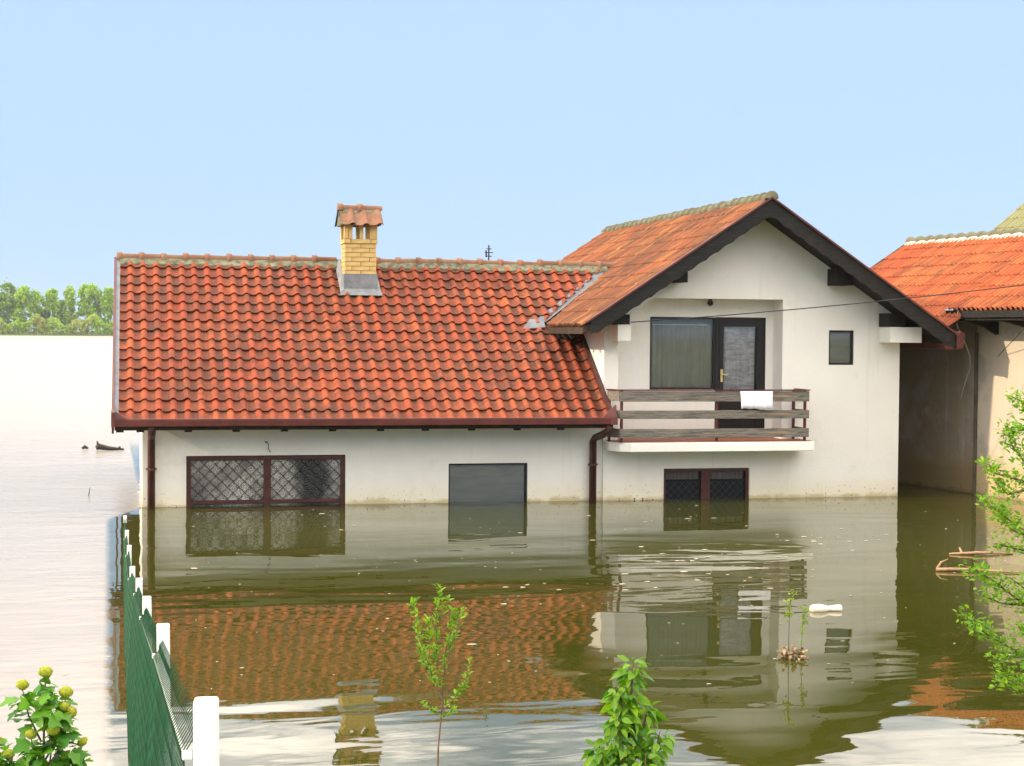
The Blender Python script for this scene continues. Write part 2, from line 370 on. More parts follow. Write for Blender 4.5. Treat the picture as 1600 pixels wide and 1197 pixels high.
def wall_panel(x0, x1, z0, z1, holes, yf, th):
    """front-facing wall in the plane y=yf with rectangular holes and their reveals"""
    mb = MB(); xs = sorted({x0, x1, *[h[0] for h in holes], *[h[1] for h in holes]}); zs = sorted({z0, z1, *[h[2] for h in holes], *[h[3] for h in holes]})
    for i in range(len(xs) - 1):
        for j in range(len(zs) - 1):
            cx, cz = (xs[i] + xs[i+1]) / 2, (zs[j] + zs[j+1]) / 2
            if any(h[0] < cx < h[1] and h[2] < cz < h[3] for h in holes): continue
            for y, rev in ((yf, False), (yf + th, True)):
                q = [(xs[i], y, zs[j]), (xs[i+1], y, zs[j]), (xs[i+1], y, zs[j+1]), (xs[i], y, zs[j+1])]
                mb.add(q[::-1] if rev else q, [(0, 1, 2, 3)])
    for a, b, c, d in holes:
        y, Y = yf, yf + th
        mb.add([(a,y,c),(a,Y,c),(a,Y,d),(a,y,d)], [(0,1,2,3)]); mb.add([(b,y,c),(b,y,d),(b,Y,d),(b,Y,c)], [(0,1,2,3)])
        mb.add([(a,y,d),(a,Y,d),(b,Y,d),(b,y,d)], [(0,1,2,3)]); mb.add([(a,y,c),(b,y,c),(b,Y,c),(a,Y,c)], [(0,1,2,3)])
    return mb

# ------------------------------------------------------------------ ground, water, far bank
g = MB()
NX = [-1400, -700, -150, -60, -30] + [-15 + 3*i for i in range(20)] + [60, 150, 700, 1400]
NY = [-300, -150, -60, -20] + [-10 + 2*i for i in range(14)] + [30, 60, 200, 640, 690, 760, 1000, 1400]
def gz(x, y):
    if y < 26: z = max(-1.6, 1.25 - 0.13 * max(y, -4)) if y < 22 else -1.6
    elif y < 640: z = -1.6 if y < 61 else -5
    elif y < 700: z = -5 + (y - 640) / 50 * 5.6
    else: z = 0.9
    return z + (random.random() - 0.5) * 0.05
for y in NY:
    for x in NX: g.v.append((x, y, gz(x, y)))
n = len(NX)
for j in range(len(NY) - 1):
    for i in range(n - 1): g.f.append((j*n+i, j*n+i+1, (j+1)*n+i+1, (j+1)*n+i)); g.m.append(0)
structure(obj('ground', g, MT['bank'], None, (0, 0, 0), True))
wt = MB(); wt.add([(-1390, 3, 0), (1390, 3, 0), (1390, 720, 0), (-1390, 720, 0)], [(0, 1, 2, 3)])
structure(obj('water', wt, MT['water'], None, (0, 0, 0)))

# ------------------------------------------------------------------ the flooded house
house = thing('house', 'white flooded house with orange tiled roofs, chimney and small balcony', 'house', (6.5, 30.0, 0))
E0 = (26.42, 1.37)                      # main eave (y, z)
SM = 0.668                              # main roof slope
RY = 30.45; RZ = E0[1] + SM * (RY - E0[0])
AX, AZ, SG = 10.44, 5.08, 0.662         # gable apex and slope
def zmain(y): return E0[1] + SM * (y - E0[0]) if y < RY else RZ - SM * (y - RY)
def zgab(x): return AZ - SG * abs(AX - x)
GY0, GY1 = 26.26, 36.2
EX = 7.20                               # left eave of the gable roof
EXR = 13.86

# --- walls
holes = [(0.863, 3.424, -0.35, 0.815), (5.141, 6.490, -0.35, 0.65)]
mw = wall_panel(0.173, 7.79, -1.9, 1.66, holes, 27.11, 0.25)
mw.add([(0.173,27.11,-1.9),(0.173,27.11,1.66),(0.173,30.45,RZ-0.16),(0.173,34.4,zmain(34.4)-0.16),(0.173,34.4,-1.9)], [(0,1,2,3,4)])
mw.add([(0.173,34.4,-1.9),(7.79,34.4,-1.9),(7.79,34.4,1.7),(0.173,34.4,1.7)], [(3,2,1,0)])
obj('wall', mw, MT['wall'], house)
# gable front, triangulated round the loggia and the two windows
YF = 27.06
bm = bmesh.new()
def loop(pts):
    vs_ = [bm.verts.new((x, YF, z)) for x, z in pts]
    for i in range(len(vs_)): bm.edges.new((vs_[i], vs_[(i+1) % len(vs_)]))
loop([(7.79,-1.9),(13.20,-1.9),(13.20,zgab(13.20)-0.13),(AX,AZ-0.13),(7.79,zgab(7.79)-0.13)])
LOG = [(8.04,0.86),(11.0,0.86),(11.0,3.44),(8.66,3.44),(8.04,3.0)]
H3 = [(8.868,-0.35),(10.424,-0.35),(10.424,0.53),(8.868,0.53)]
HS = [(11.86,2.312),(12.333,2.312),(12.333,2.917),(11.86,2.917)]
for h in (LOG, H3, HS): loop(h)
bmesh.ops.triangle_fill(bm, use_beauty=True, use_dissolve=False, edges=bm.edges[:])
gm = MB(); bm.verts.index_update()
for f in bm.faces:
    if f.normal.y > 0: f.normal_flip()
gm.add([v.co for v in bm.verts], [[v.index for v in f.verts] for f in bm.faces]); bm.free()
for h, dep in ((LOG, 0.44), (H3, 0.16), (HS, 0.14)):
    for i in range(len(h)):
        a, b = h[i], h[(i+1) % len(h)]
        gm.add([(a[0],YF,a[1]),(b[0],YF,b[1]),(b[0],YF+dep,b[1]),(a[0],YF+dep,a[1])], [(0,1,2,3)])
gm.add([(7.79,YF,-1.9),(7.79,YF,zgab(7.79)-0.13),(7.79,35.4,zgab(7.79)-0.13),(7.79,35.4,-1.9)], [(0,1,2,3)])
gm.add([(13.2,YF,-1.9),(13.2,YF,zgab(13.2)-0.13),(13.2,35.4,zgab(13.2)-0.13),(13.2,35.4,-1.9)], [(3,2,1,0)])
gm.add([(7.79,35.4,-1.9),(13.2,35.4,-1.9),(13.2,35.4,zgab(13.2)-0.13),(AX,35.4,AZ-0.13),(7.79,35.4,zgab(7.79)-0.13)], [(0,1,2,3,4)])
obj('wall', gm, MT['wall'], house)
# loggia back wall with window and door openings, standing just behind the recess
lb = wall_panel(8.3, 11.10, 0.80, 3.48, [(8.738, 9.93, 1.87, 3.125), (9.93, 10.864, 1.03, 3.13)], YF + 0.441, 0.08)
lb.add([(7.95,YF+.441,.8),(8.3,YF+.441,.8),(8.3,YF+.441,3.48),(7.95,YF+.441,3.2)], [(0,1,2,3)])
lb.box((7.85, YF+0.55, 0.6), (13.1, YF+0.6, 0.7))
obj('loggia_wall', lb, MT['wall'], house)
# dark inside: floor slab between storeys and inner screen
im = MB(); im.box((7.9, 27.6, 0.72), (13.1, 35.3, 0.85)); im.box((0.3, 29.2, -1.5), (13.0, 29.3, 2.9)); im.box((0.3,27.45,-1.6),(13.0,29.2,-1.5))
obj('interior', im, MT['inner'], house)

# --- roof tile meshes
def tile_mesh(name, prof, L, th, lift, mat):
    mb = MB(); n = len(prof)
    for (x, z) in prof: mb.v.append((x, 0, z + lift))
    for (x, z) in prof: mb.v.append((x, L, z))
    for (x, z) in prof: mb.v.append((x, 0.004, z + lift - th))
    for i in range(n - 1):
        mb.f.append((i, i+1, n+i+1, n+i)); mb.f.append((2*n+i, 2*n+i+1, i+1, i))
    mb.m = [0] * len(mb.f)
    return mb
PW = 0.2205
PROF1 = [(-0.006,0.014),(0.012,0.003),(0.06,-0.003),(0.108,0.002),(0.124,0.014),(0.142,0.034),(0.165,0.046),(0.188,0.045),(0.208,0.033),(0.222,0.016),(0.229,0.010)]
ROWS = 17; EXPO = math.hypot(RY - E0[0], RZ - E0[1]) / ROWS
COLS = 36; X0 = -0.185
t1 = tile_mesh('tile', PROF1, EXPO + 0.05, 0.024, 0.038, None)
PROF2 = []
for k in range(2):
    for (x, z) in [(0.0,0.0),(0.02,-0.004),(0.042,0.0),(0.058,0.038),(0.086,0.066),(0.114,0.042)]: PROF2.append((k*0.13 + x, z))
PROF2.append((0.268, 0.004))
GW = 0.26
def frame_of(u, v, n): return Matrix(((u[0],v[0],n[0],0),(u[1],v[1],n[1],0),(u[2],v[2],n[2],0),(0,0,0,1)))
am = math.atan(SM); Fm = frame_of((1,0,0), (0,math.cos(am),math.sin(am)), (0,-math.sin(am),math.cos(am)))
def jit(rz=0.012, dz=0.004): return Matrix.Translation((random.gauss(0,.002), random.gauss(0,.005), abs(random.gauss(0,dz)))) @ Matrix.Rotation(random.gauss(0,rz*.6),4,'Z') @ Matrix.Rotation(random.gauss(0,rz),4,'Y')

# main roof: boards, tiles, ridge
rd = MB()
yv0 = E0[0] + (zgab(EX) - E0[1]) / SM
def zb(y): return zmain(y) - 0.015
rd.prism([(-0.2,E0[0]+.02,zb(E0[0]+.02)),(-0.2,RY,zb(RY)),(-0.2,34.95,zb(34.95)),(-0.2,34.95,zb(34.95)-0.10),(-0.2,RY,zb(RY)-0.12),(-0.2,E0[0]+.02,zb(E0[0]+.02)-0.10)], (7.97, 0, 0))
rd.prism([(7.76,28.4,zb(28.4)-.01),(7.76,RY,zb(RY)-.01),(7.76,32,zb(32)-.01)], (1.25,0,0))
roof = obj('roof', rd, MT['deck'], house); roof['label'] = 'long main roof of orange roll tiles'
tme = t1.data('tile', [MT['tile']], (0,0,0), False)
def chim_hole(x, y): return 3.70 < x < 4.30 and y > 29.56
js = MB(); js_low = MB(); tot = 0
for r in range(ROWS):
    for c in range(COLS):
        x = X0 + c * PW; y = E0[0] + r * EXPO * math.cos(am); z = zmain(y)
        m = Matrix.Translation((x, y, z)) @ Fm @ jit()
        if r < 8: inst('tile', tme, m, roof); tot += 1
        else:
            if chim_hole(x + PW/2, y + 0.12): continue
            (js_low if r < 10 else js).add([m @ Vector(v) for v in t1.v], t1.f)
# tiles right of the wall line run up to the valley
bm = bmesh.new()
for r in range(10, ROWS):
    for c in range(COLS, COLS + 8):
        x = X0 + c * PW; y = E0[0] + r * EXPO * math.cos(am); m = Matrix.Translation((x, y, zmain(y))) @ Fm @ jit()
        vs_ = [bm.verts.new(m @ Vector(v)) for v in t1.v]
        for f in t1.f: bm.faces.new([vs_[i] for i in f])
# and the last columns of the shared set are trimmed by the same valley plane
bm2 = bmesh.new()
vs_ = [bm2.verts.new(v) for v in js.v]
for f in js.f: bm2.faces.new([vs_[i] for i in f])
VA = Vector((EX - 0.10, yv0, zgab(EX))); xv1 = AX - (AZ - RZ) / SG; VB = Vector((xv1 - 0.10, RY, RZ))
nv = (VB - VA).cross(Vector((0, 0, 1))).normalized()
if nv.x < 0: nv = -nv
js = MB()
for b in (bm, bm2):
    bmesh.ops.bisect_plane(b, geom=b.verts[:] + b.edges[:] + b.faces[:], plane_co=VA, plane_no=nv, clear_outer=True)
    b.verts.index_update(); js.add([v.co.copy() for v in b.verts], [[v.index for v in f.verts] for f in b.faces]); b.free()
js.add(js_low.v, js_low.f)
o = obj('roof_tiles', js, MT['tile_s'], roof, None, False, True)

def ridge_tile(L, r, collar):
    mb = MB(); prof = [(-0.03, r*1.32), (0.03, r*1.34), (0.065, r*1.22), (0.075, r*1.0), (L + 0.03, r*0.94)] if collar else [(0, r), (L, r)]
    n = 9
    for (x, rr) in prof:
        for k in range(n):
            a = math.pi * (k / (n-1)) * 1.1 - 0.05*math.pi
            mb.v.append((x, -math.cos(a) * rr, math.sin(a) * rr))
    for i in range(len(prof)-1):
        for k in range(n-1): mb.f.append((i*n+k, (i+1)*n+k, (i+1)*n+k+1, i*n+k+1))
    mb.f.append(tuple(range(n))); mb.m = [0]*len(mb.f)
    return mb
rt = ridge_tile(0.385, 0.085, True); rme = rt.data('ridge_tile', [MT['ridge']], (0,0,0), True)
x = -0.22
while x < 8.75:
    if not (3.45 < x < 4.2): inst('ridge_tile', rme, Matrix.Translation((x, RY, RZ + 0.035 + random.gauss(0, .006))) @ Matrix.Rotation(random.gauss(0,.02),4,'Y'), roof)
    x += 0.385
mm = MB()
def mortar_strip(mb, p0, d, L, side, drop, wd, step=0.11):
    """lumpy mortar bed under ridge tiles: p0 start, d along, side outward-down"""
    n = int(L / step); p0 = Vector(p0); d = Vector(d); side = Vector(side)
    rows = []
    for i in range(n + 1):
        e = p0 + d * (L * i / n); rr = wd * (0.85 + 0.3 * random.random())
        rows.append([e + Vector((0,0,0.06)), e + side*0.06 + Vector((0,0,0.035)), e + side * rr + Vector((0,0,drop*rr + 0.045)), e + side * rr + Vector((0,0,drop*rr - 0.03))])
    vs_ = [p for r_ in rows for p in r_]; fs = []
    for i in range(n):
        for k in range(3): fs.append((i*4+k, (i+1)*4+k, (i+1)*4+k+1, i*4+k+1))
    mb.add(vs_, fs)
mortar_strip(mm, (-0.22, RY, RZ+.025), (1,0,0), 9.0, (0,-1,0), -SM, 0.20)
mortar_strip(mm, (-0.22, RY, RZ), (1,0,0), 9.0, (0,1,0), -SM, 0.17)
obj('ridge_mortar', mm, MT['mortar'], roof)
# verge at the left end and step flashing at the right
vg = MB()
ca, sa = math.cos(am), math.sin(am)
def slope_beam(mb, x, y0, y1, w_, h_, dz, mi=0): mb.beam((x, y0, zmain(y0) + dz), (x, y1, zmain(y1) + dz), w_, h_, (0, 0, 1), mi)
slope_beam(vg, -0.275, E0[0] - 0.03, RY + .02, 0.035, 0.24, -0.03); slope_beam(vg, -0.275, RY + .025, 34.98, 0.035, 0.24, -0.03)
obj('verge_board', vg, MT['gutter'], roof)
vz = MB(); slope_beam(vz, -0.222, E0[0] + .12, RY - 0.02, 0.065, 0.035, 0.055); obj('verge_flashing', vz, MT['lead'], roof)
fl = MB(); slope_beam(fl, 7.745, E0[0] + .0, 28.62, 0.07, 0.17, 0.06)
obj('wall_flashing', fl, MT['pipe'], roof)
vf = MB()
A = Vector((EX - .16, yv0 - .02, zgab(EX) - .02)); B = Vector((xv1, RY - .02, RZ))
dv = (B - A)
off = Vector((-0.17, 0, 0)); on_ = Vector((0.15, 0, 0.11))
for sgn in (0, 1):
    pass
vf.add([A + off, A + Vector((0.03,0,-.0)), B + Vector((0.03,0,0.0)), B + off], [(0,1,2,3)])
vf.add([A + Vector((0.03,0,0)), A + Vector((.22,0,.13)), B + Vector((.22,0,.13)), B + Vector((0.03,0,0))], [(0,1,2,3)])
vf.v = [(v[0], v[1], v[2] + 0.035) for v in vf.v]
vf.prism([(A.x-.30, A.y-.16, zmain(A.y-.16)+.075), (A.x+.12, A.y-.10, zmain(A.y-.1)+.07), (A.x+.14, A.y+.10, zmain(A.y+.1)+.07), (A.x-.12, A.y+.10, zmain(A.y+.1)+.08)], (0,0,.012))
obj('valley_flashing', vf, MT['lead'], roof)

# eave: gutter, corner boxes, rafter ends
gu = MB()
gu.prism([(-0.29,26.30,1.335),(-0.29,26.44,1.335),(-0.29,26.44,1.44),(-0.29,26.425,1.44),(-0.29,26.425,1.36),(-0.29,26.315,1.36),(-0.29,26.315,1.455),(-0.29,26.285,1.455),(-0.29,26.285,1.43)][::-1], (8.10,0,0))
gu.prism([(-0.30,26.275,1.33),(-0.30,26.275,1.56),(-0.30,26.42,1.60),(-0.30,26.45,1.33)], (0.06,0,0))
gu.prism([(7.70,26.275,1.33),(7.70,26.275,1.46),(7.70,26.42,1.52),(7.70,26.45,1.33)], (0.11,0,0))
gu.prism([(-0.245,26.28,1.455),(-0.06,26.28,1.455),(-0.245,26.30,1.58)], (0,0.02,0))
gu.prism([(7.795,26.28,1.46),(7.56,26.28,1.46),(7.78,26.32,1.66),(7.795,26.32,1.66)], (0,0.02,0))
bevel(obj('gutter', gu, MT['gutter'], house), 0.008)
fa = MB(); fa.box((-0.25,26.445,1.27),(7.78,26.475,1.40)); obj('fascia', fa, MT['deck'], house)
for k, xr in enumerate((-0.17,0.14,0.874,1.618,2.372,3.136,3.909,4.64,5.402,6.162,6.899)):
    rb = MB(); rb.beam((xr, 26.47, 1.285), (xr, 27.09, 1.285 + .62*SM), 0.115, 0.12); obj('rafter_end', rb, MT['dark_wood'], house)
# downpipes
def downpipe(xc, ztop, elbow):
    mb = MB(); y = 27.0; r = 0.062
    if elbow: pts = [(xc+.10,26.40,1.345),(xc+.10,26.42,1.24),(xc+.085,26.62,1.16),(xc+.02,26.93,1.08),(xc,y,1.02),(xc,y,-1.8)]
    else: pts = [(xc,26.40,1.345),(xc,26.44,1.25),(xc,26.90,1.16),(xc,y,1.08),(xc,y,-1.8)]
    mb.tube(pts, r, 10); o = obj('downpipe', mb, MT['pipe'], house, None, True)
    for zb_ in (0.62, -0.9):
        b = MB(); b.tube([(xc,y,zb_-.018),(xc,y,zb_+.018)], r + .010, 10); b.box((xc-.085,y-.012,zb_-.012),(xc+.085,y+.012,zb_+.012)); b.box((xc-.012,y+.05,zb_-.01),(xc+.012,27.11,zb_+.01)); obj('pipe_clip', b, MT['pipe'], o)
downpipe(0.315, 1.2, False); downpipe(7.595, 1.1, True)

# --- gable roof
ag = math.atan(SG); Fg = frame_of((0,-1,0), (math.cos(ag),0,math.sin(ag)), (-math.sin(ag),0,math.cos(ag)))
Fr = frame_of((0,1,0), (-math.cos(ag),0,math.sin(ag)), (math.sin(ag),0,math.cos(ag)))
gd = MB()
for sgn, ex in ((-1, EX), (1, EXR)):
    top = [(AX, AZ), (ex, zgab(ex))]
    if sgn < 0:   # cut round the valley: front part, then the strip above the ridge line
        gd.prism([(AX,GY0+.03,AZ-.015),(ex,GY0+.03,zgab(ex)-.015),(ex,yv0,zgab(ex)-.015),(xv1,RY,RZ-.015),(ex,2*RY-yv0,zgab(ex)-.015),(ex,GY1-.03,zgab(ex)-.015),(AX,GY1-.03,AZ-.015)], (0,0,-.10))
    else:
        gd.prism([(AX,GY0+.03,AZ-.015),(AX,GY1-.03,AZ-.015),(ex,GY1-.03,zgab(ex)-.015),(ex,GY0+.03,zgab(ex)-.015)], (0,0,-.10))
groof = obj('roof', gd, MT['deck'], house); groof['label'] = 'steep gable roof with a lichened ridge'
t2 = tile_mesh('tile', PROF2, 0.0, 0.016, 0.026, None)
def course_tiles(eave, F, Ls, EXPO, wcount, start, W, udir):
    pass
def lay(mb, P0, F, nrow, expo, ncol, W, prof=PROF2, skip=None, lift=0.022, jz=0.004):
    t = tile_mesh('t', prof, expo + 0.05, 0.020, lift, None)
    for r in range(nrow):
        for c in range(ncol):
            m = Matrix.Translation(P0) @ F @ Matrix.Translation((c*W, r*expo, 0)) @ jit(0.010, jz)
            if skip and skip(m @ Vector((W/2, expo/2, 0))): continue
            mb.add([m @ Vector(v) for v in t.v], t.f)
gl = MB(); gex = math.hypot(AX-EX, AZ-zgab(EX)) / 10
ncol = int((GY1 - GY0) / GW)
lay(gl, (EX, GY1 - .04, zgab(EX)), Fg, 10, gex, ncol, GW)
keep = MB(); nvt = 3 * len(PROF2); fpt = 2 * (len(PROF2) - 1)
bm = bmesh.new()
for k in range(len(gl.v) // nvt):
    vs_ = gl.v[k*nvt:(k+1)*nvt]; fs__ = [tuple(i - k*nvt for i in f) for f in gl.f[k*fpt:(k+1)*fpt]]
    cx_ = sum(v[0] for v in vs_)/nvt; cy_ = sum(v[1] for v in vs_)/nvt; cz_ = sum(v[2] for v in vs_)/nvt
    if cy_ > RY:                         # behind the main ridge: whole tiles above the back slope
        if cx_ > xv1 + .1 or zmain(cy_) < cz_: keep.add(vs_, fs__)
    else:
        bv = [bm.verts.new(v) for v in vs_]
        for f in fs__: bm.faces.new([bv[i] for i in f])
bmesh.ops.bisect_plane(bm, geom=bm.verts[:] + bm.edges[:] + bm.faces[:], plane_co=VA + Vector((.28,0,0)), plane_no=nv, clear_inner=True)
bm.verts.index_update(); keep.add([v.co.copy() for v in bm.verts], [[v.index for v in f.verts] for f in bm.faces]); bm.free()
lay(keep, (EXR, GY0 + .02, zgab(EXR)), Fr, 10, math.hypot(AX-EXR, AZ-zgab(EXR))/10, ncol, GW)
obj('roof_tiles', keep, MT['tile_g'], groof, None, False, True)
rme2 = ridge_tile(0.335, 0.085, True).data('ridge_tile', [MT['ridge_old']], (0,0,0), True)
y = GY0 - .02
while y < GY1 - .1:
    inst('ridge_tile', rme2, Matrix.Translation((AX, y, AZ + .045 + random.gauss(0,.006))) @ Matrix.Rotation(R(90),4,'Z') @ Matrix.Rotation(random.gauss(0,.02),4,'Y'), groof); y += 0.335
m2 = MB()
mortar_strip(m2, (AX, GY0, AZ+.01), (0,1,0), GY1-GY0, (-1,0,0), -SG, 0.24); mortar_strip(m2, (AX, GY0, AZ+.01), (0,1,0), GY1-GY0, (1,0,0), -SG, 0.24)
obj('ridge_mortar', m2, MT['mortar'], groof)
# bargeboards with scalloped lower edge
def barge(y, ex, th, wv, scallop, name='bargeboard'):
    sg = -1 if ex < AX else 1; L = abs(AX - ex); n = 60
    topv = [(AX + sg*L*i/n, y, zgab(AX + sg*L*i/n) + 0.02) for i in range(n+1)]
    lowv = []
    for i in range(n+1):
        x_ = AX + sg*L*i/n; ph = (L*i/n) / 0.23 * math.pi
        s_ = abs(math.sin(ph)) * 0.028 if scallop else 0
        taper = 0 if i < n-3 else (i-(n-3))*0.018
        lowv.append((x_, y, zgab(x_) + 0.02 - wv + s_ + taper))
    mb = MB(); vs_ = topv + lowv + [(p[0], y+th, p[2]) for p in topv + lowv]; N = n+1; fs = []
    for i in range(n):
        fs += [(i, N+i, N+i+1, i+1), (2*N+i, 2*N+i+1, 3*N+i+1, 3*N+i), (i, i+1, 2*N+i+1, 2*N+i), (N+i, 3*N+i, 3*N+i+1, N+i+1)]
    fs += [(n, N+n, 3*N+n, 2*N+n)]
    mb.add(vs_, fs); return obj(name, mb, MT['dark_wood'], groof)
barge(GY0 - .02, EX + .12, 0.035, 0.29, True); barge(GY0 - .02, EXR, 0.035, 0.30, True)
barge(GY1 - .01, EX + .2, 0.035, 0.27, True); barge(GY1 - .01, EXR, 0.035, 0.27, True)
for sg, ex, nm in ((-1, EX + .05, 'l'), (1, EXR, 'r')):
    tb = MB()
    tb.beam((AX, GY0 - .025, AZ + .045), (ex, GY0 - .025, zgab(ex) + .045), 0.075, 0.028); obj('verge_trim', tb, MT['gutter'], groof)
# soffit boards under both verges: one board each
ns = 6
for sg, ex in ((-1, EX + .05), (1, EXR)):
    for k in range(ns):
        y0_ = GY0 + .02 + (YF - GY0 - .02) * k / ns; y1_ = y0_ + (YF - GY0 - .02) / ns - 0.008
        sb = MB(); x0_, x1_ = AX, ex
        sb.prism([(x0_,y0_,AZ-.118),(x1_,y0_,zgab(x1_)-.118),(x1_,y1_,zgab(x1_)-.118),(x0_,y1_,AZ-.118)], (0,0,-.018)); obj('soffit_board', sb, MT['dark_wood'], groof)
# purlins, wall plates, white beam ends
def block(name, a, b, mat, bev=0.006):
    mb = MB(); mb.box(a, b); return bevel(obj(name, mb, mat, house), bev)
block('purlin', (8.93,26.64,3.70), (9.12,27.05,3.93), MT['dark_wood']); block('purlin', (11.81,26.64,3.69), (12.11,27.05,3.98), MT['dark_wood'])
block('purlin', (12.79,26.64,2.985), (13.10,27.05,3.22), MT['dark_wood']); block('purlin', (7.80,26.6,2.985), (8.10,27.05,3.15), MT['dark_wood'])
block('beam_end', (7.895,26.62,2.705), (8.125,27.30,2.98), MT['wall']); block('beam_end', (12.81,26.62,2.71), (13.40,27.30,2.98), MT['wall'])
# left eave rafters and soffit of the gable roof
for k in range(5):
    yb = 27.25 + k * 0.42
    rb = MB(); rb.beam((EX + .03, yb, zgab(EX+.03) - .17), (7.78, yb, zgab(7.78) - .17), 0.09, 0.11); obj('rafter_end', rb, MT['dark_wood'], groof)
# right gutter of the gable roof seen end-on
gg = MB(); gg.prism([(13.84,26.24,2.60),(13.99,26.24,2.62),(14.02,26.24,2.88),(13.93,26.24,2.92),(13.82,26.24,2.80)], (0,9.9,0)); bevel(obj('gutter', gg, MT['gutter'], house), 0.01)

# --- chimney with single bricks
ch_x, ch_y, cw = 3.715, 29.62, 0.56
core = MB(); core.box((ch_x+.012,ch_y+.012,3.40),(ch_x+cw-.012,ch_y+cw-.012,4.44))
chim = obj('chimney', core, MT['joint'], house); chim['label'] = 'yellow brick chimney with a small tiled cap'
bmes = {}
def brick(a, b):
    size = tuple(round(b[i]-a[i], 4) for i in range(3))
    if size not in bmes:
        mb = MB(); h = [s_/2 for s_ in size]; mb.box([-v for v in h], h); bmes[size] = mb.data('brick', [MT['brick']])
    ctr = Vector([(a[i]+b[i])/2 for i in range(3)])
    inst('brick', bmes[size], Matrix.Translation(ctr + Vector((random.gauss(0,.0012), random.gauss(0,.0012), 0))), chim)
zc = 3.84; chh = 0.072; j = 0.0085; bd = 0.115
for cidx in range(-3, 8):
    z0_ = zc + cidx*(chh + j); z1_ = z0_ + chh; o_ = 0.0
    ex_ = 0.018 if cidx == 7 else 0
    xa, xb, ya, yb = ch_x-ex_, ch_x+cw+ex_, ch_y-ex_, ch_y+cw+ex_
    cs = []
    if cidx % 2 == 0:
        mid = (xa+xb)/2
        for y0_, y1_ in ((ya, ya+bd), (yb-bd, yb)): cs += [((xa,y0_),(mid-j/2,y1_)), ((mid+j/2,y0_),(xb,y1_))]
        for x0_, x1_ in ((xa, xa+bd), (xb-bd, xb)): cs.append(((x0_,ya+bd+j),(x1_,yb-bd-j)))
    else:
        mid = (ya+yb)/2
        for x0_, x1_ in ((xa, xa+bd), (xb-bd, xb)): cs += [((x0_,ya),(x1_,mid-j/2)), ((x0_,mid+j/2),(x1_,yb))]
        for y0_, y1_ in ((ya, ya+bd), (yb-bd, yb)): cs.append(((xa+bd+j,y0_),(xb-bd-j,y1_)))
    for p, q in cs: brick((p[0],p[1],z0_), (q[0],q[1],z1_))
# open crown: upright brick piers round the flue
zt0 = zc + 8*(chh+j) - .002; zt1 = zt0 + 0.245
def pier(a, b): brick((a[0],a[1],zt0), (b[0],b[1],zt1))
for y0_, y1_ in ((ch_y-.015, ch_y+.10), (ch_y+cw-.10, ch_y+cw+.015)):
    pier((ch_x-.015,y0_),(ch_x+.055,y1_)); pier((ch_x+.063,y0_),(ch_x+.13,y1_)); pier((ch_x+.262,y0_),(ch_x+.325,y1_)); pier((ch_x+.44,y0_),(ch_x+cw+.015,y1_))
cap = MB(); cz = zt1 + .002
capx0, capx1 = ch_x - .075, ch_x + cw + .075; cy = ch_y + cw/2; hw = cw/2 + .115; rise = 0.31
cap.prism([(capx0,cy-hw,cz),(capx0,cy,cz+rise),(capx0,cy+hw,cz),(capx0,cy+hw-.05,cz-.004),(capx0,cy-hw+.05,cz-.004)], (capx1-capx0,0,0))
cp = obj('cap', cap, MT['mortar'], chim)
ac = math.atan2(rise, hw); Fc = frame_of((1,0,0),(0,math.cos(ac),math.sin(ac)),(0,-math.sin(ac),math.cos(ac))); Fcb = frame_of((-1,0,0),(0,-math.cos(ac),math.sin(ac)),(0,math.sin(ac),math.cos(ac)))
P3 = [(x_*1.12, z_) for x_, z_ in PROF1]
t3 = tile_mesh('tile', P3, math.hypot(rise,hw)-.04, 0.018, 0.02, None); t3me = t3.data('tile', [MT['ridge']])
for k in range(3):
    inst('tile', t3me, Matrix.Translation((capx0 - .01 + k*0.247, cy-hw-.03, cz-.02)) @ Fc @ jit(), chim)
    inst('tile', t3me, Matrix.Translation((capx1 + .01 - k*0.247, cy+hw+.03, cz-.02)) @ Fcb @ jit(), chim)
for k in range(2): inst('ridge_tile', rme, Matrix.Translation((capx0 + .0 + k*0.355, cy, cz + rise - .02)), chim)
mo = MB(); mortar_strip(mo, (capx0-.01,cy,cz+rise-.03),(1,0,0),capx1-capx0+.02,(0,-1,0),-rise/hw,0.13,.06); mortar_strip(mo, (capx0-.01,cy,cz+rise-.03),(1,0,0),capx1-capx0+.02,(0,1,0),-rise/hw,0.13,.06)
obj('cap_mortar', mo, MT['mortar'], chim)
fs_ = MB()
ya = ch_y - .022; zr = zmain(ya)
fs_.box((ch_x-.02, ya, zr - .05), (ch_x+cw+.02, ch_y + .0, 3.86))
fs_.add([(ch_x-.12,ya-.14,zmain(ya-.14)+.075),(ch_x+cw+.13,ya-.14,zmain(ya-.14)+.075),(ch_x+cw+.03,ya-.004,zr+.10),(ch_x-.03,ya-.004,zr+.10)], [(0,1,2,3)])
for sx, xo in ((-1, ch_x-.004), (1, ch_x+cw+.004)):
    xs = xo + sx*0.085
    fs_.add([(xs,ya-.14,zmain(ya-.14)+.07),(xs,RY-.1,zmain(RY-.1)+.03),(xo,RY-.1,zmain(RY-.1)+.17),(xo,ya,zr+.12)], [(0,1,2,3)])
    fs_.box((min(xo,xo+sx*.012),ch_y-.02,zr-.05),(max(xo,xo+sx*.012),ch_y+.30,3.86))
obj('flashing', fs_, MT['zinc'], chim)

# antenna behind the ridge
an = MB(); an.tube([(6.67,31.2,3.4),(6.67,31.2,4.50)], 0.014, 6)
for zz, ww in ((4.43,.05),(4.36,.08),(4.29,.06)): an.tube([(6.67-ww,31.2,zz),(6.67+ww,31.2,zz)], 0.009, 5)
an.tube([(6.62,31.2,4.40),(6.62,31.2,4.27)], 0.016, 5)
obj('antenna', an, MT['iron'], house)

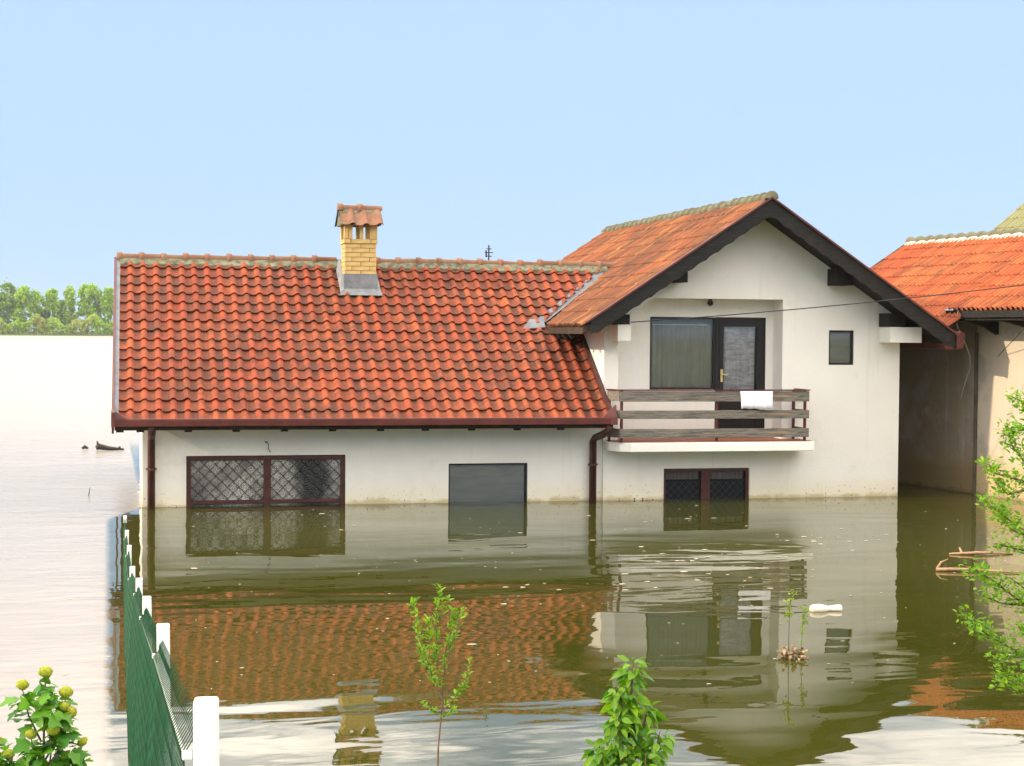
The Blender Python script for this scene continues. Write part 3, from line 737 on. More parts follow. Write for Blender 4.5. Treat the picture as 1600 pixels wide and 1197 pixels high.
# --- windows
def frame_ring(mb, x0, x1, z0, z1, y, w_, d):
    mb.box((x0,y,z0),(x0+w_,y+d,z1)); mb.box((x1-w_,y,z0),(x1,y+d,z1)); mb.box((x0+w_,y+.002,z0),(x1-w_,y+d-.002,z0+w_)); mb.box((x0+w_,y+.002,z1-w_),(x1-w_,y+d-.002,z1))
def wavy(x0, x1, z0, z1, y, amp, wl):
    mb = MB(); n = max(8, int((x1-x0)/wl*6))
    for i in range(n+1):
        x_ = x0 + (x1-x0)*i/n; yy = y + amp*math.sin(i/6*2*math.pi + 0.9*math.sin(i*0.37))
        mb.v += [(x_, yy, z0), (x_, yy, z1)]
    mb.f = [(2*i, 2*i+2, 2*i+3, 2*i+1) for i in range(n)]; mb.m = [0]*n; return mb
def bars(x0, x1, z0, z1, y, pitch, r):
    mb = MB(); H_ = z1 - z0; k = -int(H_/pitch) - 1
    while k*pitch < (x1 - x0):
        for sg in (1, -1):
            xa = x0 + k*pitch if sg > 0 else x1 - k*pitch
            pts = []
            t0, t1_ = 0.0, H_
            if sg > 0:
                t0 = max(0, x0 - xa); t1_ = min(H_, x1 - xa)
                if t1_ - t0 > .02: pts = [(xa+t0, y, z0+t0), (xa+t1_, y, z0+t1_)]
            else:
                t0 = max(0, xa - x1); t1_ = min(H_, xa - x0)
                if t1_ - t0 > .02: pts = [(xa-t0, y+.006, z0+t0), (xa-t1_, y+.006, z0+t1_)]
            if pts: mb.tube(pts, r, 4)
        k += 1
    return mb
# wide frosted window
w1 = thing_w = obj('window', (lambda m_: (frame_ring(m_, .863, 3.424, -.35, .815, 27.15, .075, .07), m_.box((2.10,27.136,-.35),(2.215,27.226,.74)), m_.box((.94,27.14,.035),(3.35,27.222,.09)), m_)[-1])(MB()), MT['frame'], house)
w1['label'] = 'wide two-part frosted window with lattice bars'
for a, b in ((.938, 2.10), (2.215, 3.349)):
    p = MB(); p.box((a,27.19,-.35),(b,27.2,.74)); obj('pane', p, MT['obscure'], w1)
    obj('grille', bars(a, b, .09, .74, 27.165, 0.185, 0.0055), MT['iron'], w1)
# single window with grey blind
w2 = obj('window', (lambda m_: (frame_ring(m_, 5.141, 6.490, -.35, .65, 27.15, .028, .07), m_)[-1])(MB()), MT['frame_black'], house); w2['label'] = 'square window with a lowered grey blind'
p = MB(); p.box((5.17,27.175,-.35),(6.462,27.18,.622)); obj('pane', p, MT['pane'], w2)
bl = MB()
for k in range(19):
    z_ = .615 - k*.05; bl.box((5.18,27.207 + .006*(k % 2),z_-.049),(6.452,27.225,z_))
obj('blind', bl, MT['blind'], w2)
# dark barred window under the balcony
w3 = obj('window', (lambda m_: (frame_ring(m_, 8.868, 10.424, -.35, .53, YF+.05, .055, .07), m_.box((9.56,YF+.045,-.35),(9.72,YF+.122,.475)), m_)[-1])(MB()), MT['frame'], house); w3['label'] = 'dark two-part window with lattice bars'
for a, b in ((8.923, 9.56), (9.72, 10.369)):
    p = MB(); p.box((a,YF+.09,-.35),(b,YF+.096,.475)); obj('pane', p, MT['pane_dark'], w3)
    obj('curtain', wavy(a+.02, b-.02, .33, .47, YF+.15, .012, .09), MT['curtain'], w3)
    obj('grille', bars(a, b, -.2, .30, YF+.125, 0.135, 0.006), MT['grille'], w3)
bk = MB(); bk.box((8.8,YF+.22,-.5),(10.5,YF+.24,.6)); obj('room_back', bk, MT['inner'], w3)
# small upper window
w4 = obj('window', (lambda m_: (frame_ring(m_, 11.86, 12.333, 2.312, 2.917, YF+.035, .035, .06), m_)[-1])(MB()), MT['frame_black'], house); w4['label'] = 'small upper window with a grey blind'
p = MB(); p.box((11.895,YF+.055,2.347),(12.298,YF+.06,2.882)); obj('pane', p, MT['pane'], w4)
p = MB(); p.box((11.897,YF+.085,2.349),(12.296,YF+.09,2.880)); obj('blind', p, MT['blind'], w4)
# loggia window
YL = YF + .441
w5 = obj('window', (lambda m_: (frame_ring(m_, 8.738, 9.928, 1.87, 3.125, YL+.01, .03, .06), m_)[-1])(MB()), MT['frame_black'], house); w5['label'] = 'large curtained window beside the balcony door'
p = MB(); p.box((8.768,YL+.03,1.90),(9.898,YL+.036,3.095)); obj('pane', p, MT['pane'], w5)
obj('curtain', wavy(8.77, 9.896, 1.90, 2.99, YL+.10, .010, .085), MT['curtain_grey'], w5)
p = MB(); p.box((8.80,YL+.06,2.985),(9.80,YL+.075,2.998)); obj('curtain_rail', p, MT['white'], w5)
p = MB(); p.box((8.70,YL+.14,1.85),(9.95,YL+.15,3.13)); obj('room_back', p, MT['blind'], w5)
# balcony door
bd_ = MB(); frame_ring(bd_, 9.932, 10.862, 1.03, 3.128, YL+.008, .075, .07)
bd_.box((10.007,YL+.0,1.105),(10.085,YL+.07,3.05)); bd_.box((10.70,YL+.0,1.105),(10.787,YL+.07,3.05)); bd_.box((10.085,YL+.002,2.965),(10.70,YL+.068,3.05)); bd_.box((10.085,YL+.002,1.70),(10.70,YL+.068,1.80)); bd_.box((10.085,YL+.02,1.105),(10.70,YL+.06,1.70))
door = obj('balcony_door', bd_, MT['frame_black'], house)
p = MB(); p.box((10.085,YL+.03,1.80),(10.70,YL+.036,2.965)); obj('pane', p, MT['pane'], door)
obj('curtain', wavy(10.09, 10.695, 1.80, 2.945, YL+.085, .018, .10), MT['lilac'], door)
p = MB(); p.box((10.09,YL+.05,2.945),(10.695,YL+.06,2.968)); obj('curtain_rail', p, MT['white'], door)
p = MB(); p.box((10.03,YL-.014,2.0),(10.07,YL-.001,2.22)); p.tube([(10.05,YL-.012,2.13),(10.05,YL-.05,2.13),(10.16,YL-.055,2.128)], .010, 6); obj('handle', p, MT['brass'], door)
p = MB(); p.box((9.98,YL+.12,1.0),(10.85,YL+.13,3.1)); obj('room_back', p, MT['inner'], door)
# loggia lamp
lp = MB(); lp.tube([(9.80,YF+.36,3.44),(9.80,YF+.36,3.415)], .035, 10)
for k in range(5): pass
lm = bmesh.new(); bmesh.ops.create_icosphere(lm, subdivisions=2, radius=.052, matrix=Matrix.Translation((9.80,YF+.36,3.372))); lm.verts.index_update(); lp.add([v.co for v in lm.verts], [[v.index for v in f.verts] for f in lm.faces]); lm.free()
obj('lamp', lp, MT['iron'], house)
# small loose wire hanging from the main wall
lw = MB(); lw.tube([(2.12,27.09,1.03),(2.14,27.05,1.04),(2.17,27.04,.98),(2.16,27.05,.93),(2.20,27.05,.87)], .007, 5); lw.tube([(2.11,27.10,1.03),(2.15,27.10,1.03)], .012, 5); obj('loose_wire', lw, MT['iron'], house)

# --- balcony
sl = MB(); sl.prism([(7.80,27.055,.86),(7.81,26.80,.86),(7.93,26.56,.86),(8.10,26.45,.86),(11.355,26.45,.86),(11.355,27.055,.86)], (0,0,.155))
balc = bevel(obj('balcony', sl, MT['wall'], house), .012)
ft = MB(); ft.prism([(7.83,27.05,1.017),(7.84,26.82,1.017),(7.95,26.60,1.017),(8.12,26.49,1.017),(11.32,26.49,1.017),(11.32,27.05,1.017)], (0,0,.012)); ft.box((8.05,27.056,1.0),(10.995,27.49,1.029))
obj('floor', ft, MT['floor_tile'], balc)
FY = 26.47
for z0_, z1_ in ((1.700,1.875),(1.412,1.553),(1.095,1.246)):
    pm = MB(); pm.box((7.905,FY,z0_),(11.26,FY+.026,z1_)); bevel(obj('plank', pm, MT['plank'], balc), .004)
    pm = MB(); pm.prism([(7.775,26.80,z0_+.005),(7.80,26.80,z0_+.005),(7.918,26.495,z0_+.005),(7.893,26.485,z0_+.005)], (0,0,z1_-z0_)); bevel(obj('plank', pm, MT['plank'], balc), .004)
    pm = MB(); pm.box((11.225,FY+.028,z0_),(11.25,27.05,z1_)); bevel(obj('plank', pm, MT['plank'], balc), .004)
for px_, py_ in ((7.945,FY+.05),(9.615,FY+.05),(11.20,FY+.05),(11.20,27.02),(7.815,26.80)):
    pm = MB(); pm.box((px_-.02,py_-.02,1.02),(px_+.02,py_+.02,1.88)); obj('post', pm, MT['post_red'], balc)
hr = MB(); hr.prism([(7.76,26.80,1.882),(7.80,26.82,1.882),(7.93,26.51,1.882),(11.215,26.51,1.882),(11.215,27.05,1.882),(11.27,27.05,1.882),(11.27,26.455,1.882),(7.89,26.455,1.882)], (0,0,.022)); obj('handrail', hr, MT['post_red'], balc)

# white cloth folded over the top plank: lifts off, a thing of its own
wb = MB(); NXC, rows_ = 22, [(26.505,1.70),(26.502,1.80),(26.497,1.872),(26.484,1.8795),(26.466,1.8785),(26.458,1.862),(26.452,1.80),(26.446,1.73),(26.442,1.65),(26.444,1.572)]
for i in range(NXC + 1):
    t = i / NXC; x = 10.01 + .58*t
    for k, (yy, zz) in enumerate(rows_):
        f = max(0, k-5)/4; wob = f*(.010*math.sin(t*13+.6) + .006*math.sin(t*29+1)); 
        wb.v.append((x + (.5-t)*.022*f, yy - abs(wob) - .004*f, zz + (.012*math.sin(t*5+.4) + .006*math.sin(t*17))*f*(k==9)))
n_ = len(rows_); wb.f = [(i*n_+k, (i+1)*n_+k, (i+1)*n_+k+1, i*n_+k+1) for i in range(NXC) for k in range(n_-1)]; wb.m = [0]*len(wb.f)
wbx = obj('cloth', wb, MT['white_cloth'], None, (10.3,26.46,1.875), True); tag(wbx, 'small white cloth folded over the top plank of the balcony railing', 'cloth')
so_ = wbx.modifiers.new('thickness', 'SOLIDIFY'); so_.thickness = .004

# ------------------------------------------------------------------ neighbouring house on the right
e1 = Vector((0.156,-0.988,0)); e2 = Vector((0.988,0.156,0)); NO = Vector((14.77,27.2,0))
def nb(s, t, z): p = NO + e1*s + e2*(t - .8); return (p.x, p.y, z)      # t measured from the eave line, wall at t=.8
nh = thing('house', 'weathered tan house with bright orange roof, close beside the white house', 'house', tuple(NO))
gN = 0.61; TR = 2.6; ZE = 3.16
S0, S1 = -4.3, 6.0
prof = [(.8,-1.9),(.8,ZE+gN*.8-.14),(TR,ZE+gN*TR-.14),(2*TR-.8,ZE+gN*.8-.14),(2*TR-.8,-1.9)]
for sa_, sb_, mt_, in_ in ((S0, 0.0, MT['shade_plaster'], .015), (0.0, S1, MT['grey_plaster'], 0.0)):
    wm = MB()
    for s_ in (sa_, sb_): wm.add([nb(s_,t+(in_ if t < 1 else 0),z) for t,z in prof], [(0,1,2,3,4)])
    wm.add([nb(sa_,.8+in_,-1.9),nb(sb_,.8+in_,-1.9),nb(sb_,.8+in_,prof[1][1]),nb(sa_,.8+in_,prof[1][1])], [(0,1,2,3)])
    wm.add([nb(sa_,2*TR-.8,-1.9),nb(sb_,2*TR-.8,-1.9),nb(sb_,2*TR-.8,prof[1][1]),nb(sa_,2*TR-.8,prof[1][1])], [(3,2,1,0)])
    o = obj('wall', wm, mt_, nh); o['label'] = 'wall section in the gap painted dark for the shadow' if in_ else 'tan weathered wall section'
an_ = math.atan(gN)
FN = frame_of(tuple(e1), tuple(e2*math.cos(an_) + Vector((0,0,math.sin(an_)))), tuple(-e2*math.sin(an_) + Vector((0,0,math.cos(an_)))))
TA = -0.40; zA = ZE + gN*TA
dk = MB()
dk.prism([nb(-4.59,TA,zA-.02),nb(.5,TA,zA-.02),nb(.5,TR,ZE+gN*TR-.02),nb(-4.59,TR,ZE+gN*TR-.02)], (0,0,-.08))
dk.prism([nb(.23,0,ZE+.08),nb(6.2,0,ZE+.08),nb(6.2,TR,ZE+.08+gN*TR),nb(.23,TR,ZE+.08+gN*TR)], (0,0,-.08))
dk.prism([nb(-4.59,2*TR+.2,ZE-.12),nb(6.2,2*TR+.2,ZE-.12),nb(6.2,TR,ZE+gN*TR-.02),nb(-4.59,TR,ZE+gN*TR-.02)], (0,0,-.08))
nroof = obj('roof', dk, MT['deck'], nh)
nt_ = MB()
LA = (TR-TA)/math.cos(an_); lay(nt_, nb(-4.59,TA,zA), FN, 9, LA/9, 20, GW)
LB = TR/math.cos(an_); lay(nt_, nb(.21,0,ZE+.10), FN, 8, LB/8, 23, GW)
obj('roof_tiles', nt_, MT['tile_n'], nroof, None, False, True)
rme3 = ridge_tile(0.335, 0.08, True).data('ridge_tile', [MT['ridge_old']], (0,0,0), True)
for k in range(24):
    s_ = -4.6 + k*.335; z_ = ZE + gN*TR + (.04 if s_ < .2 else .13)
    m = frame_of(tuple(e1), tuple(e2), (0,0,1)); m.translation = Vector(nb(s_, TR, z_)); inst('ridge_tile', rme3, m, nroof)
m3 = MB(); mortar_strip(m3, nb(-4.6,TR,ZE+gN*TR+.02), e1, 4.8, -e2, -gN, .17); mortar_strip(m3, nb(.2,TR,ZE+gN*TR+.11), e1, 5.5, -e2, -gN, .17)
obj('ridge_mortar', m3, MT['mortar_w'], nroof)
vb = MB(); vb.beam(nb(.215,-.02,ZE+.07), nb(.215,TR,ZE+.07+gN*TR), .03, .11)
obj('verge_board', vb, MT['dark_wood'], nroof)
vb = MB(); vb.beam(nb(-4.62,TA,zA), nb(-4.62,TR,ZE+gN*TR), .03, .12); obj('verge_board', vb, MT['dark_wood'], nroof)
fb = MB(); fb.beam(nb(.22,.0,ZE+.055), nb(6.2,.0,ZE+.055), .03, .12); fb.prism([nb(.22,.02,ZE-.03),nb(6.2,.02,ZE-.03),nb(6.2,.78,ZE-.03),nb(.22,.78,ZE-.03)], (0,0,-.02))
obj('eave_board', fb, MT['dark_wood'], nh)
zp = MB(); zp.prism([nb(.17,-.05,ZE+.115),nb(.42,-.05,ZE+.115),nb(.42,.10,ZE+.20),nb(.17,.10,ZE+.20)], (0,0,.01)); obj('flashing', zp, MT['zinc'], nh)
for s_ in (.5, 1.55, 2.6):
    rb = MB(); rb.prism([nb(s_,.04,ZE-.06),nb(s_,.30,ZE-.06),nb(s_,.79,ZE-.06),nb(s_,.79,ZE-.30),nb(s_,.55,ZE-.17)], tuple(e1*.11)); obj('rafter_end', rb, MT['dark_wood'], nh)
# tube standing for the dark stain line between the two wall sections
sm = MB(); sm.tube([nb(.02,.775,2.9),nb(.02,.775,-1)], .035, 6); obj('stain_line_tube', sm, MT['mud'], nh)

# third roof beyond
e0 = Vector((22.1,40.0,5.55)); th = thing('house', 'house behind with yellow lichened roof at the right edge', 'house', (24.5,38.5,0))
gT = .75; aT = math.atan(gT)
def tb(s, t): p = e0 + e1*s + e2*t; return (p.x, p.y, 5.55 + gT*t)
FT = frame_of(tuple(e1), tuple(e2*math.cos(aT) + Vector((0,0,math.sin(aT)))), tuple(-e2*math.sin(aT) + Vector((0,0,math.cos(aT)))))
td = MB(); td.prism([tb(0,-2.4),tb(9,-2.4),tb(9,3.2),tb(0,3.2)], (0,0,-.1)); p_ = [tb(0,3.2),tb(9,3.2)]; q_ = Vector((e2.x*5.4,e2.y*5.4,-4.05))
td.prism([p_[0],p_[1],tuple(Vector(p_[1])+q_),tuple(Vector(p_[0])+q_)], (0,0,-.1)); troof = obj('roof', td, MT['deck'], th)
tt = MB(); lay(tt, tuple(Vector(tb(0,-2.4))+Vector((0,0,.02))), FT, 16, 5.6/math.cos(aT)/16, 30, .30, [(x_*1.15,z_) for x_,z_ in PROF2]); obj('roof_tiles', tt, MT['tile_y'], troof, None, False, True)
tw = MB()
for s_ in (.3, 8.7): tw.add([tuple(Vector(tb(s_,-1.9))*1 + Vector((0,0,-.12))), tuple(Vector(tb(s_,3.2)) + Vector((0,0,-.12))), tuple(Vector(tb(s_,3.2)) + q_*.9 + Vector((0,0,-.12))), (tb(s_,3.2)[0]+q_.x*.9,tb(s_,3.2)[1]+q_.y*.9,-1.9), (tb(s_,-1.9)[0],tb(s_,-1.9)[1],-1.9)], [(0,1,2,3,4)])
tw.add([(*tb(.3,-1.9)[:2],-1.9),(*tb(8.7,-1.9)[:2],-1.9),(*tb(8.7,-1.9)[:2],4.0),(*tb(.3,-1.9)[:2],4.0)], [(0,1,2,3)])
obj('wall', tw, MT['grey_plaster'], th)

# ------------------------------------------------------------------ cables
def sag(a, b, d, n=14):
    a = Vector(a); b = Vector(b); return [a.lerp(b, i/n) - Vector((0,0,d*4*(i/n)*(1-i/n))) for i in range(n+1)]
cb = MB(); cb.tube(sag((8.11,26.60,3.02),(17.5,24.2,4.15),.10), .009, 5)
tag(obj('cable', cb, MT['cable'], None, (8.11,26.6,3.02)), 'thin dark cable strung across the white gable towards the right edge', 'cable')
hc = MB()
base = [nb(.55,-.03,3.27),nb(.5,-.04,3.16),nb(.28,.15,3.02),nb(.22,.35,2.75),nb(.12,.55,2.5),nb(-.02,.68,2.3),nb(-.25,.74,1.98),nb(-.40,.77,1.7)]
hc.tube(base, .009, 5); tag(obj('cable', hc, MT['cable_pale'], None, base[0]), 'pale cable drooping from the right house eave down its shaded wall', 'cable')
wc = MB(); wc.tube([nb(.62,.77,2.48), nb(2.2,.2,3.10)], .006, 4); tag(obj('cable', wc, MT['cable'], None, nb(.62,.77,2.48)), 'short straight dark wire rising across the sunlit tan wall', 'cable')

# ------------------------------------------------------------------ fence
fence = thing('fence', 'green chain-link fence on white posts running out into the flood', 'fence', (0.15,3.4,0.6))
posts = [(.149,3.412,2.091),(.122,6.556,1.699),(.089,9.703,1.312),(.061,12.849,.957),(.014,16.0,.609),(-.018,19.152,.409),(-.050,22.304,.207),(-.085,25.457,.023+.03)]
for i, (px_, py_, pz_) in enumerate(posts):
    pm = MB(); pm.box((px_-.025,py_-.025,max(-1.6, pz_-1.7)),(px_+.025,py_+.025,pz_)); o = bevel(obj('post', pm, MT['white'], fence, (px_,py_,pz_)), .007, 3)
    o.rotation_euler = (random.gauss(0,.008), random.gauss(0,.008), random.gauss(0,.03))
wire = [Vector((x_-.042+(.006 if i else 0), y_, z_-.115-(.01*(i>0)))) for i,(x_,y_,z_) in enumerate(posts)]
d0 = wire[0]-wire[1]; wire = [wire[0] + d0*.0] + wire[1:]
end = Vector((-.17,28.2,-.12)); wire.append(end)
low = [Vector((p.x - .032 - .012*(i>2), p.y, p.z - .90)) for i, p in enumerate(wire)]
wr = MB(); wr.tube(wire, .0035, 5); obj('tension_wire', wr, MT['steel'], fence)
wr = MB(); wr.tube(low, .0035, 5); obj('tension_wire', wr, MT['steel'], fence)
for pt, i in [(p, i) for i, p in enumerate(wire[:7])] + [(p, i) for i, p in enumerate(low[:5])]:
    cm = MB(); cm.box((pt.x-.006,pt.y-.010,pt.z-.008),(pt.x+.014,pt.y+.010,pt.z+.010)); bevel(obj('wire_clip', cm, MT['white'], fence), .004)
def along(poly, y):
    for i in range(len(poly)-1):
        if poly[i].y <= y <= poly[i+1].y or i == len(poly)-2:
            t = (y - poly[i].y)/(poly[i+1].y - poly[i].y); return poly[i].lerp(poly[i+1], t)
mesh = MB(); pitch = .056; y = 3.42; i = 0; NZ = 30
def meshpt(yy, v):                       # v: 0 bottom .. 1 top edge above the wire
    yy = max(yy, 3.41); a = along(low, yy) - Vector((.012,0,.14)); b = along(wire, yy); c_ = b + Vector((.026,0,.050))
    if v < .93: p = a.lerp(b, v/.93); p.x -= .012*math.sin(v/.93*math.pi) ; return p
    return b.lerp(c_, (v-.93)/.07)
y = 3.44
while y < 28.0:
    near = y < 13; rr = .0016 if near else .0022; pts = []
    zz = NZ if near else NZ
    for k in range(zz + 1):
        v = k/zz; yy = y + (pitch/2 if k % 2 else -pitch/2)*0.98
        p = meshpt(yy, v)
        if p.z < -.1: continue
        pts.append(p + Vector((.004*(1 if k % 2 else -1),0,0)))
    if len(pts) > 2:
        e = pts[-1]; pts.append(e + Vector((.012,.012,.012)))
        mesh.tube(pts, rr, 3, 0, False)
    y += pitch
obj('wire_mesh', mesh, MT['green_wire'], fence, None, True, True)

# ------------------------------------------------------------------ far bank trees
def far_tree(x, y, h, wd, mat, label, lobes=9, seed=0, n=900, low=.16):
    rnd = random.Random(seed); t = thing('tree', label, 'tree', (x, y, .6), 'trees on the far river bank')
    tr = MB(); tr.tube([(x,y,.3),(x+.2,y,h*.35),(x,y,h*.72)], [.30,.22,.08], 6)
    for k in range(4):
        a = rnd.random()*6.28; z0_ = h*(.25+.12*k); tr.tube([(x,y,z0_),(x+math.cos(a)*wd*.22,y+math.sin(a)*wd*.22,z0_+h*.16)], [.12,.04], 5)
    obj('trunk', tr, MT['bark_far'], t)
    def env(f): return wd*.50*max(0,(1-abs((f-.46)/.55)**2.8))**.55
    L = []
    for k in range(lobes*5):
        f = .06 + .90*rnd.random()**.85; zc_ = h*(low + (1-low)*f*.98); rr = env(f)*math.sqrt(rnd.random())*.86; a = rnd.random()*6.28
        L.append((x+math.cos(a)*rr, y+math.sin(a)*rr, zc_, wd*rnd.uniform(.10,.17), h*rnd.uniform(.035,.07)))
    fo = MB()
    for k in range(n):
        lx,ly,lz,lr,lh = rnd.choice(L)
        p = Vector((lx+rnd.gauss(0,.6)*lr, ly+rnd.gauss(0,.6)*lr, lz+rnd.gauss(0,.6)*lh)); s_ = rnd.uniform(.22,.50)
        q = Quaternion((rnd.gauss(0,1),rnd.gauss(0,1),rnd.gauss(0,1),rnd.gauss(0,1))).normalized()
        fo.add([p + q @ Vector(v) for v in ((-s_,-s_*.7,0),(s_*.8,-s_,.1),(s_,s_*.7,0),(-s_*.7,s_,-.1))], [(0,1,2,3)])
    obj('crown', fo, mat, t)
kinds = {'a': (MT['far1'], 'tall pale green poplar on the far river bank'), 'b': (MT['far2'], 'darker green tree on the far river bank')}
spots = [(-49,702,21.5,9,'b',12),(-43,699,20.2,8,'a',10),(-37.6,700,18.6,6.0,'a',10),(-34.5,708,14.5,4.5,'b',7),(-31.2,701,19.3,6.2,'a',10),(-27.6,707,14.8,4.6,'b',7),(-24.0,700,20.4,5.6,'a',10),(-17.2,701,21.6,8.6,'a',11),(-13.6,704,19.5,5.0,'b',9),(-9.2,699,20.0,6.0,'a',10),(-4,702,19,7,'a',10),(2,700,21,8,'b',10)]
ord_ = ['leftmost broad dark green tree on the far bank', 'pale tree overlapping the broad leftmost tree on the far bank', 'slim round-topped tree right of the first sky gap on the far bank', 'low dark tree in a gap between pale trees on the far bank', 'pale twin-topped tree third from the left gap on the far bank', 'sparse dark tree with sky showing through, far bank', 'narrow pale poplar left of the widest poplar on the far bank', 'widest and tallest pale poplar on the far bank', 'dusky narrow tree against the right side of the widest poplar', 'pale poplar just left of the tiled roof edge, far bank']
for i, (x,y,h,wd,k,lo) in enumerate(spots):
    lab = ord_[i] if i < len(ord_) else ('pale tree on the far bank hidden past the roof edge' if k == 'a' else 'dark tree on the far bank hidden past the roof edge')
    far_tree(x, y, h, wd, kinds[k][0], lab, lo, 100+i, int(1500*wd*h/110))
rnd = random.Random(5)
sb = MB()
for k in range(5200):
    x = rnd.uniform(-75, 40); base = 6.6 + 1.6*math.sin(x*.31) + 1.0*math.sin(x*.83+1)
    z = base*(rnd.random()**.8) - .5; y = 689.5 + rnd.random()*9; s_ = rnd.uniform(.3,.65)
    q = Quaternion((rnd.gauss(0,1),rnd.gauss(0,1),rnd.gauss(0,1),rnd.gauss(0,1))).normalized()
    sb.add([Vector((x,y,z+.3)) + q @ Vector(v) for v in ((-s_,-s_*.7,0),(s_*.8,-s_,.1),(s_,s_*.7,0),(-s_*.7,s_,-.1))], [(0,1,2,3)], 0 if rnd.random() < .55 + .3*math.sin(x*.4) else 1)
o = obj('scrub', sb, [MT['far1'], MT['far3']], None, (-20,697,0), False, True); o['label'] = 'belt of yellow-green scrub along the far river bank'; o['category'] = 'scrub'

# ------------------------------------------------------------------ foreground plants
def leaf_mesh(L, W, fold=.25, droop=.25, n=4, lobed=False):
    mb = MB(); rows = []
    for i in range(n+1):
        t = i/n; ww = W*.5*(math.sin(math.pi*min(.985,max(.02,t**.8))))
        if lobed: ww *= (1 + .38*math.sin(t*math.pi*5.2))
        if i == n: ww = W*.02
        z_ = -droop*L*t*t; rows.append([(-ww, t*L, z_+fold*ww), (0, t*L, z_), (ww, t*L, z_+fold*ww)])
    mb.v = [p for r_ in rows for p in r_]
    for i in range(n):
        for k in range(2): mb.f.append((i*3+k, i*3+k+1, (i+1)*3+k+1, (i+1)*3+k))
    mb.m = [0]*len(mb.f); return mb
def look(direction, roll=0.0, up=(0,0,1)):
    d = Vector(direction).normalized(); u = Vector(up); x_ = d.cross(u)
    if x_.length < 1e-4: x_ = d.orthogonal()
    x_.normalize(); z_ = x_.cross(d); m = frame_of(tuple(x_), tuple(d), tuple(z_)); return m @ Matrix.Rotation(roll, 4, 'Y')

# leafy young pear-like bush, bottom centre
rnd = random.Random(21)
bush = thing('bush', 'dense bright green leafy young bush at the bottom edge', 'bush', (1.84,6.0,.47))
stm = MB(); B0 = Vector((1.85,6.0,.47))
main = [B0, B0+Vector((.01,0,.5)), B0+Vector((-.01,.01,.85)), B0+Vector((.0,0,1.06)), B0+Vector((.005,0,1.14))]
stm.tube(main, [.012,.010,.007,.004,.002], 6)
axes = [main]
for zz, dx, dy, ll in ((.50,-.14,.02,.30),(.60,.11,-.05,.26),(.66,-.09,-.06,.27),(.72,.09,.06,.22),(.42,.12,.03,.35),(.45,-.10,.05,.38),(.80,-.05,.02,.22),(.38,.03,-.1,.4)):
    p = B0 + Vector((0,0,zz)); pts = [p, p+Vector((dx*.5,dy*.5,ll*.40)), p+Vector((dx*.80,dy*.85,ll*.85)), p+Vector((dx*.88,dy,ll*1.05))]
    stm.tube(pts, [.006,.005,.003,.0015], 5); axes.append(pts)
obj('stem', stm, MT['bark'], bush)
lms = [leaf_mesh(l_, w_, f_, d_).data('leaf', [MT['leaf']], (0,0,0), True) for l_, w_, f_, d_ in ((.068,.038,.25,.3),(.060,.034,.35,.55),(.076,.038,.15,.45),(.050,.032,.3,.2))]
def interp(pts, t):
    k = min(len(pts)-2, int(t*(len(pts)-1))); return pts[k].lerp(pts[k+1], t*(len(pts)-1)-k)
cnt = 0
for ai, pts in enumerate(axes):
    nl = 88 if ai == 0 else 62
    for k in range(nl):
        t = (.42 + .58*k/nl) if ai == 0 else (.15 + .85*k/nl); p = interp(pts, t); a = k*2.4 + ai + rnd.gauss(0,.3)
        d = Vector((math.cos(a), math.sin(a), rnd.uniform(-.75,.15) if t < .93 else rnd.uniform(.1,.9)))
        pet = rnd.uniform(.010,.028); q = p + Vector((math.cos(a)*pet, math.sin(a)*pet, -.003)); s_ = rnd.uniform(.62,1.0)*(1.0 if t < .9 else .75)
        m = look(d, rnd.gauss(0,.5)); m.translation = q; inst('leaf', rnd.choice(lms), m @ Matrix.Scale(s_,4), bush); cnt += 1

# slender sapling
def sapling(name, label, cat, base, trunk, branches, leafn, lsize, mat, seed, group=None, rad=.006, barkm='bark', tuft=.02):
    rn = random.Random(seed); t = thing(name, label, cat, base, group); sm_ = MB(); fo = MB()
    sm_.tube(trunk, [rad*(1-.8*i/(len(trunk)-1)) for i in range(len(trunk))], 6)
    for pts in branches: sm_.tube(pts, [rad*.5*(1-.7*i/(len(pts)-1)) for i in range(len(pts))], 5)
    obj('trunk' if cat == 'tree' else 'stem', sm_, MT[barkm], t)
    lm_ = leaf_mesh(lsize, lsize*.45, .3, .2, 3)
    for pts in branches:
        L_ = sum((Vector(pts[i+1])-Vector(pts[i])).length for i in range(len(pts)-1)); nn = max(3, int(leafn*L_))
        pts = [Vector(p) for p in pts]
        for k in range(nn):
            tt_ = .10 + .9*(k+rn.random())/nn; p = interp(pts, min(.999,tt_)); ax = (interp(pts,min(.999,tt_+.05))-interp(pts,max(0,tt_-.05))).normalized()
            for q in range(rn.randint(3,5)):
                a = rn.random()*6.28; d = Vector((math.cos(a),math.sin(a),rn.uniform(-.2,1.0)))+ax*.6; s_ = rn.uniform(.45,1.05)
                m = look(d, rn.gauss(0,.7)); m.translation = p + Vector((rn.gauss(0,tuft*.3),rn.gauss(0,tuft*.3),rn.gauss(0,tuft*.3)))
                fo.add([m @ (Vector(v)*s_) for v in lm_.v], lm_.f)
    obj('foliage', fo, mat, t, None, False, True); return t
S = Vector((1.29,7.0,.34))
def sp(dx, z, dy=0.0): return (1.29+dx, 7.0+dy, z)
trunk = [sp(0,.34), sp(-.004,.75), sp(.0,1.05), sp(.012,1.18), sp(.022,1.34), sp(.040,1.47)]
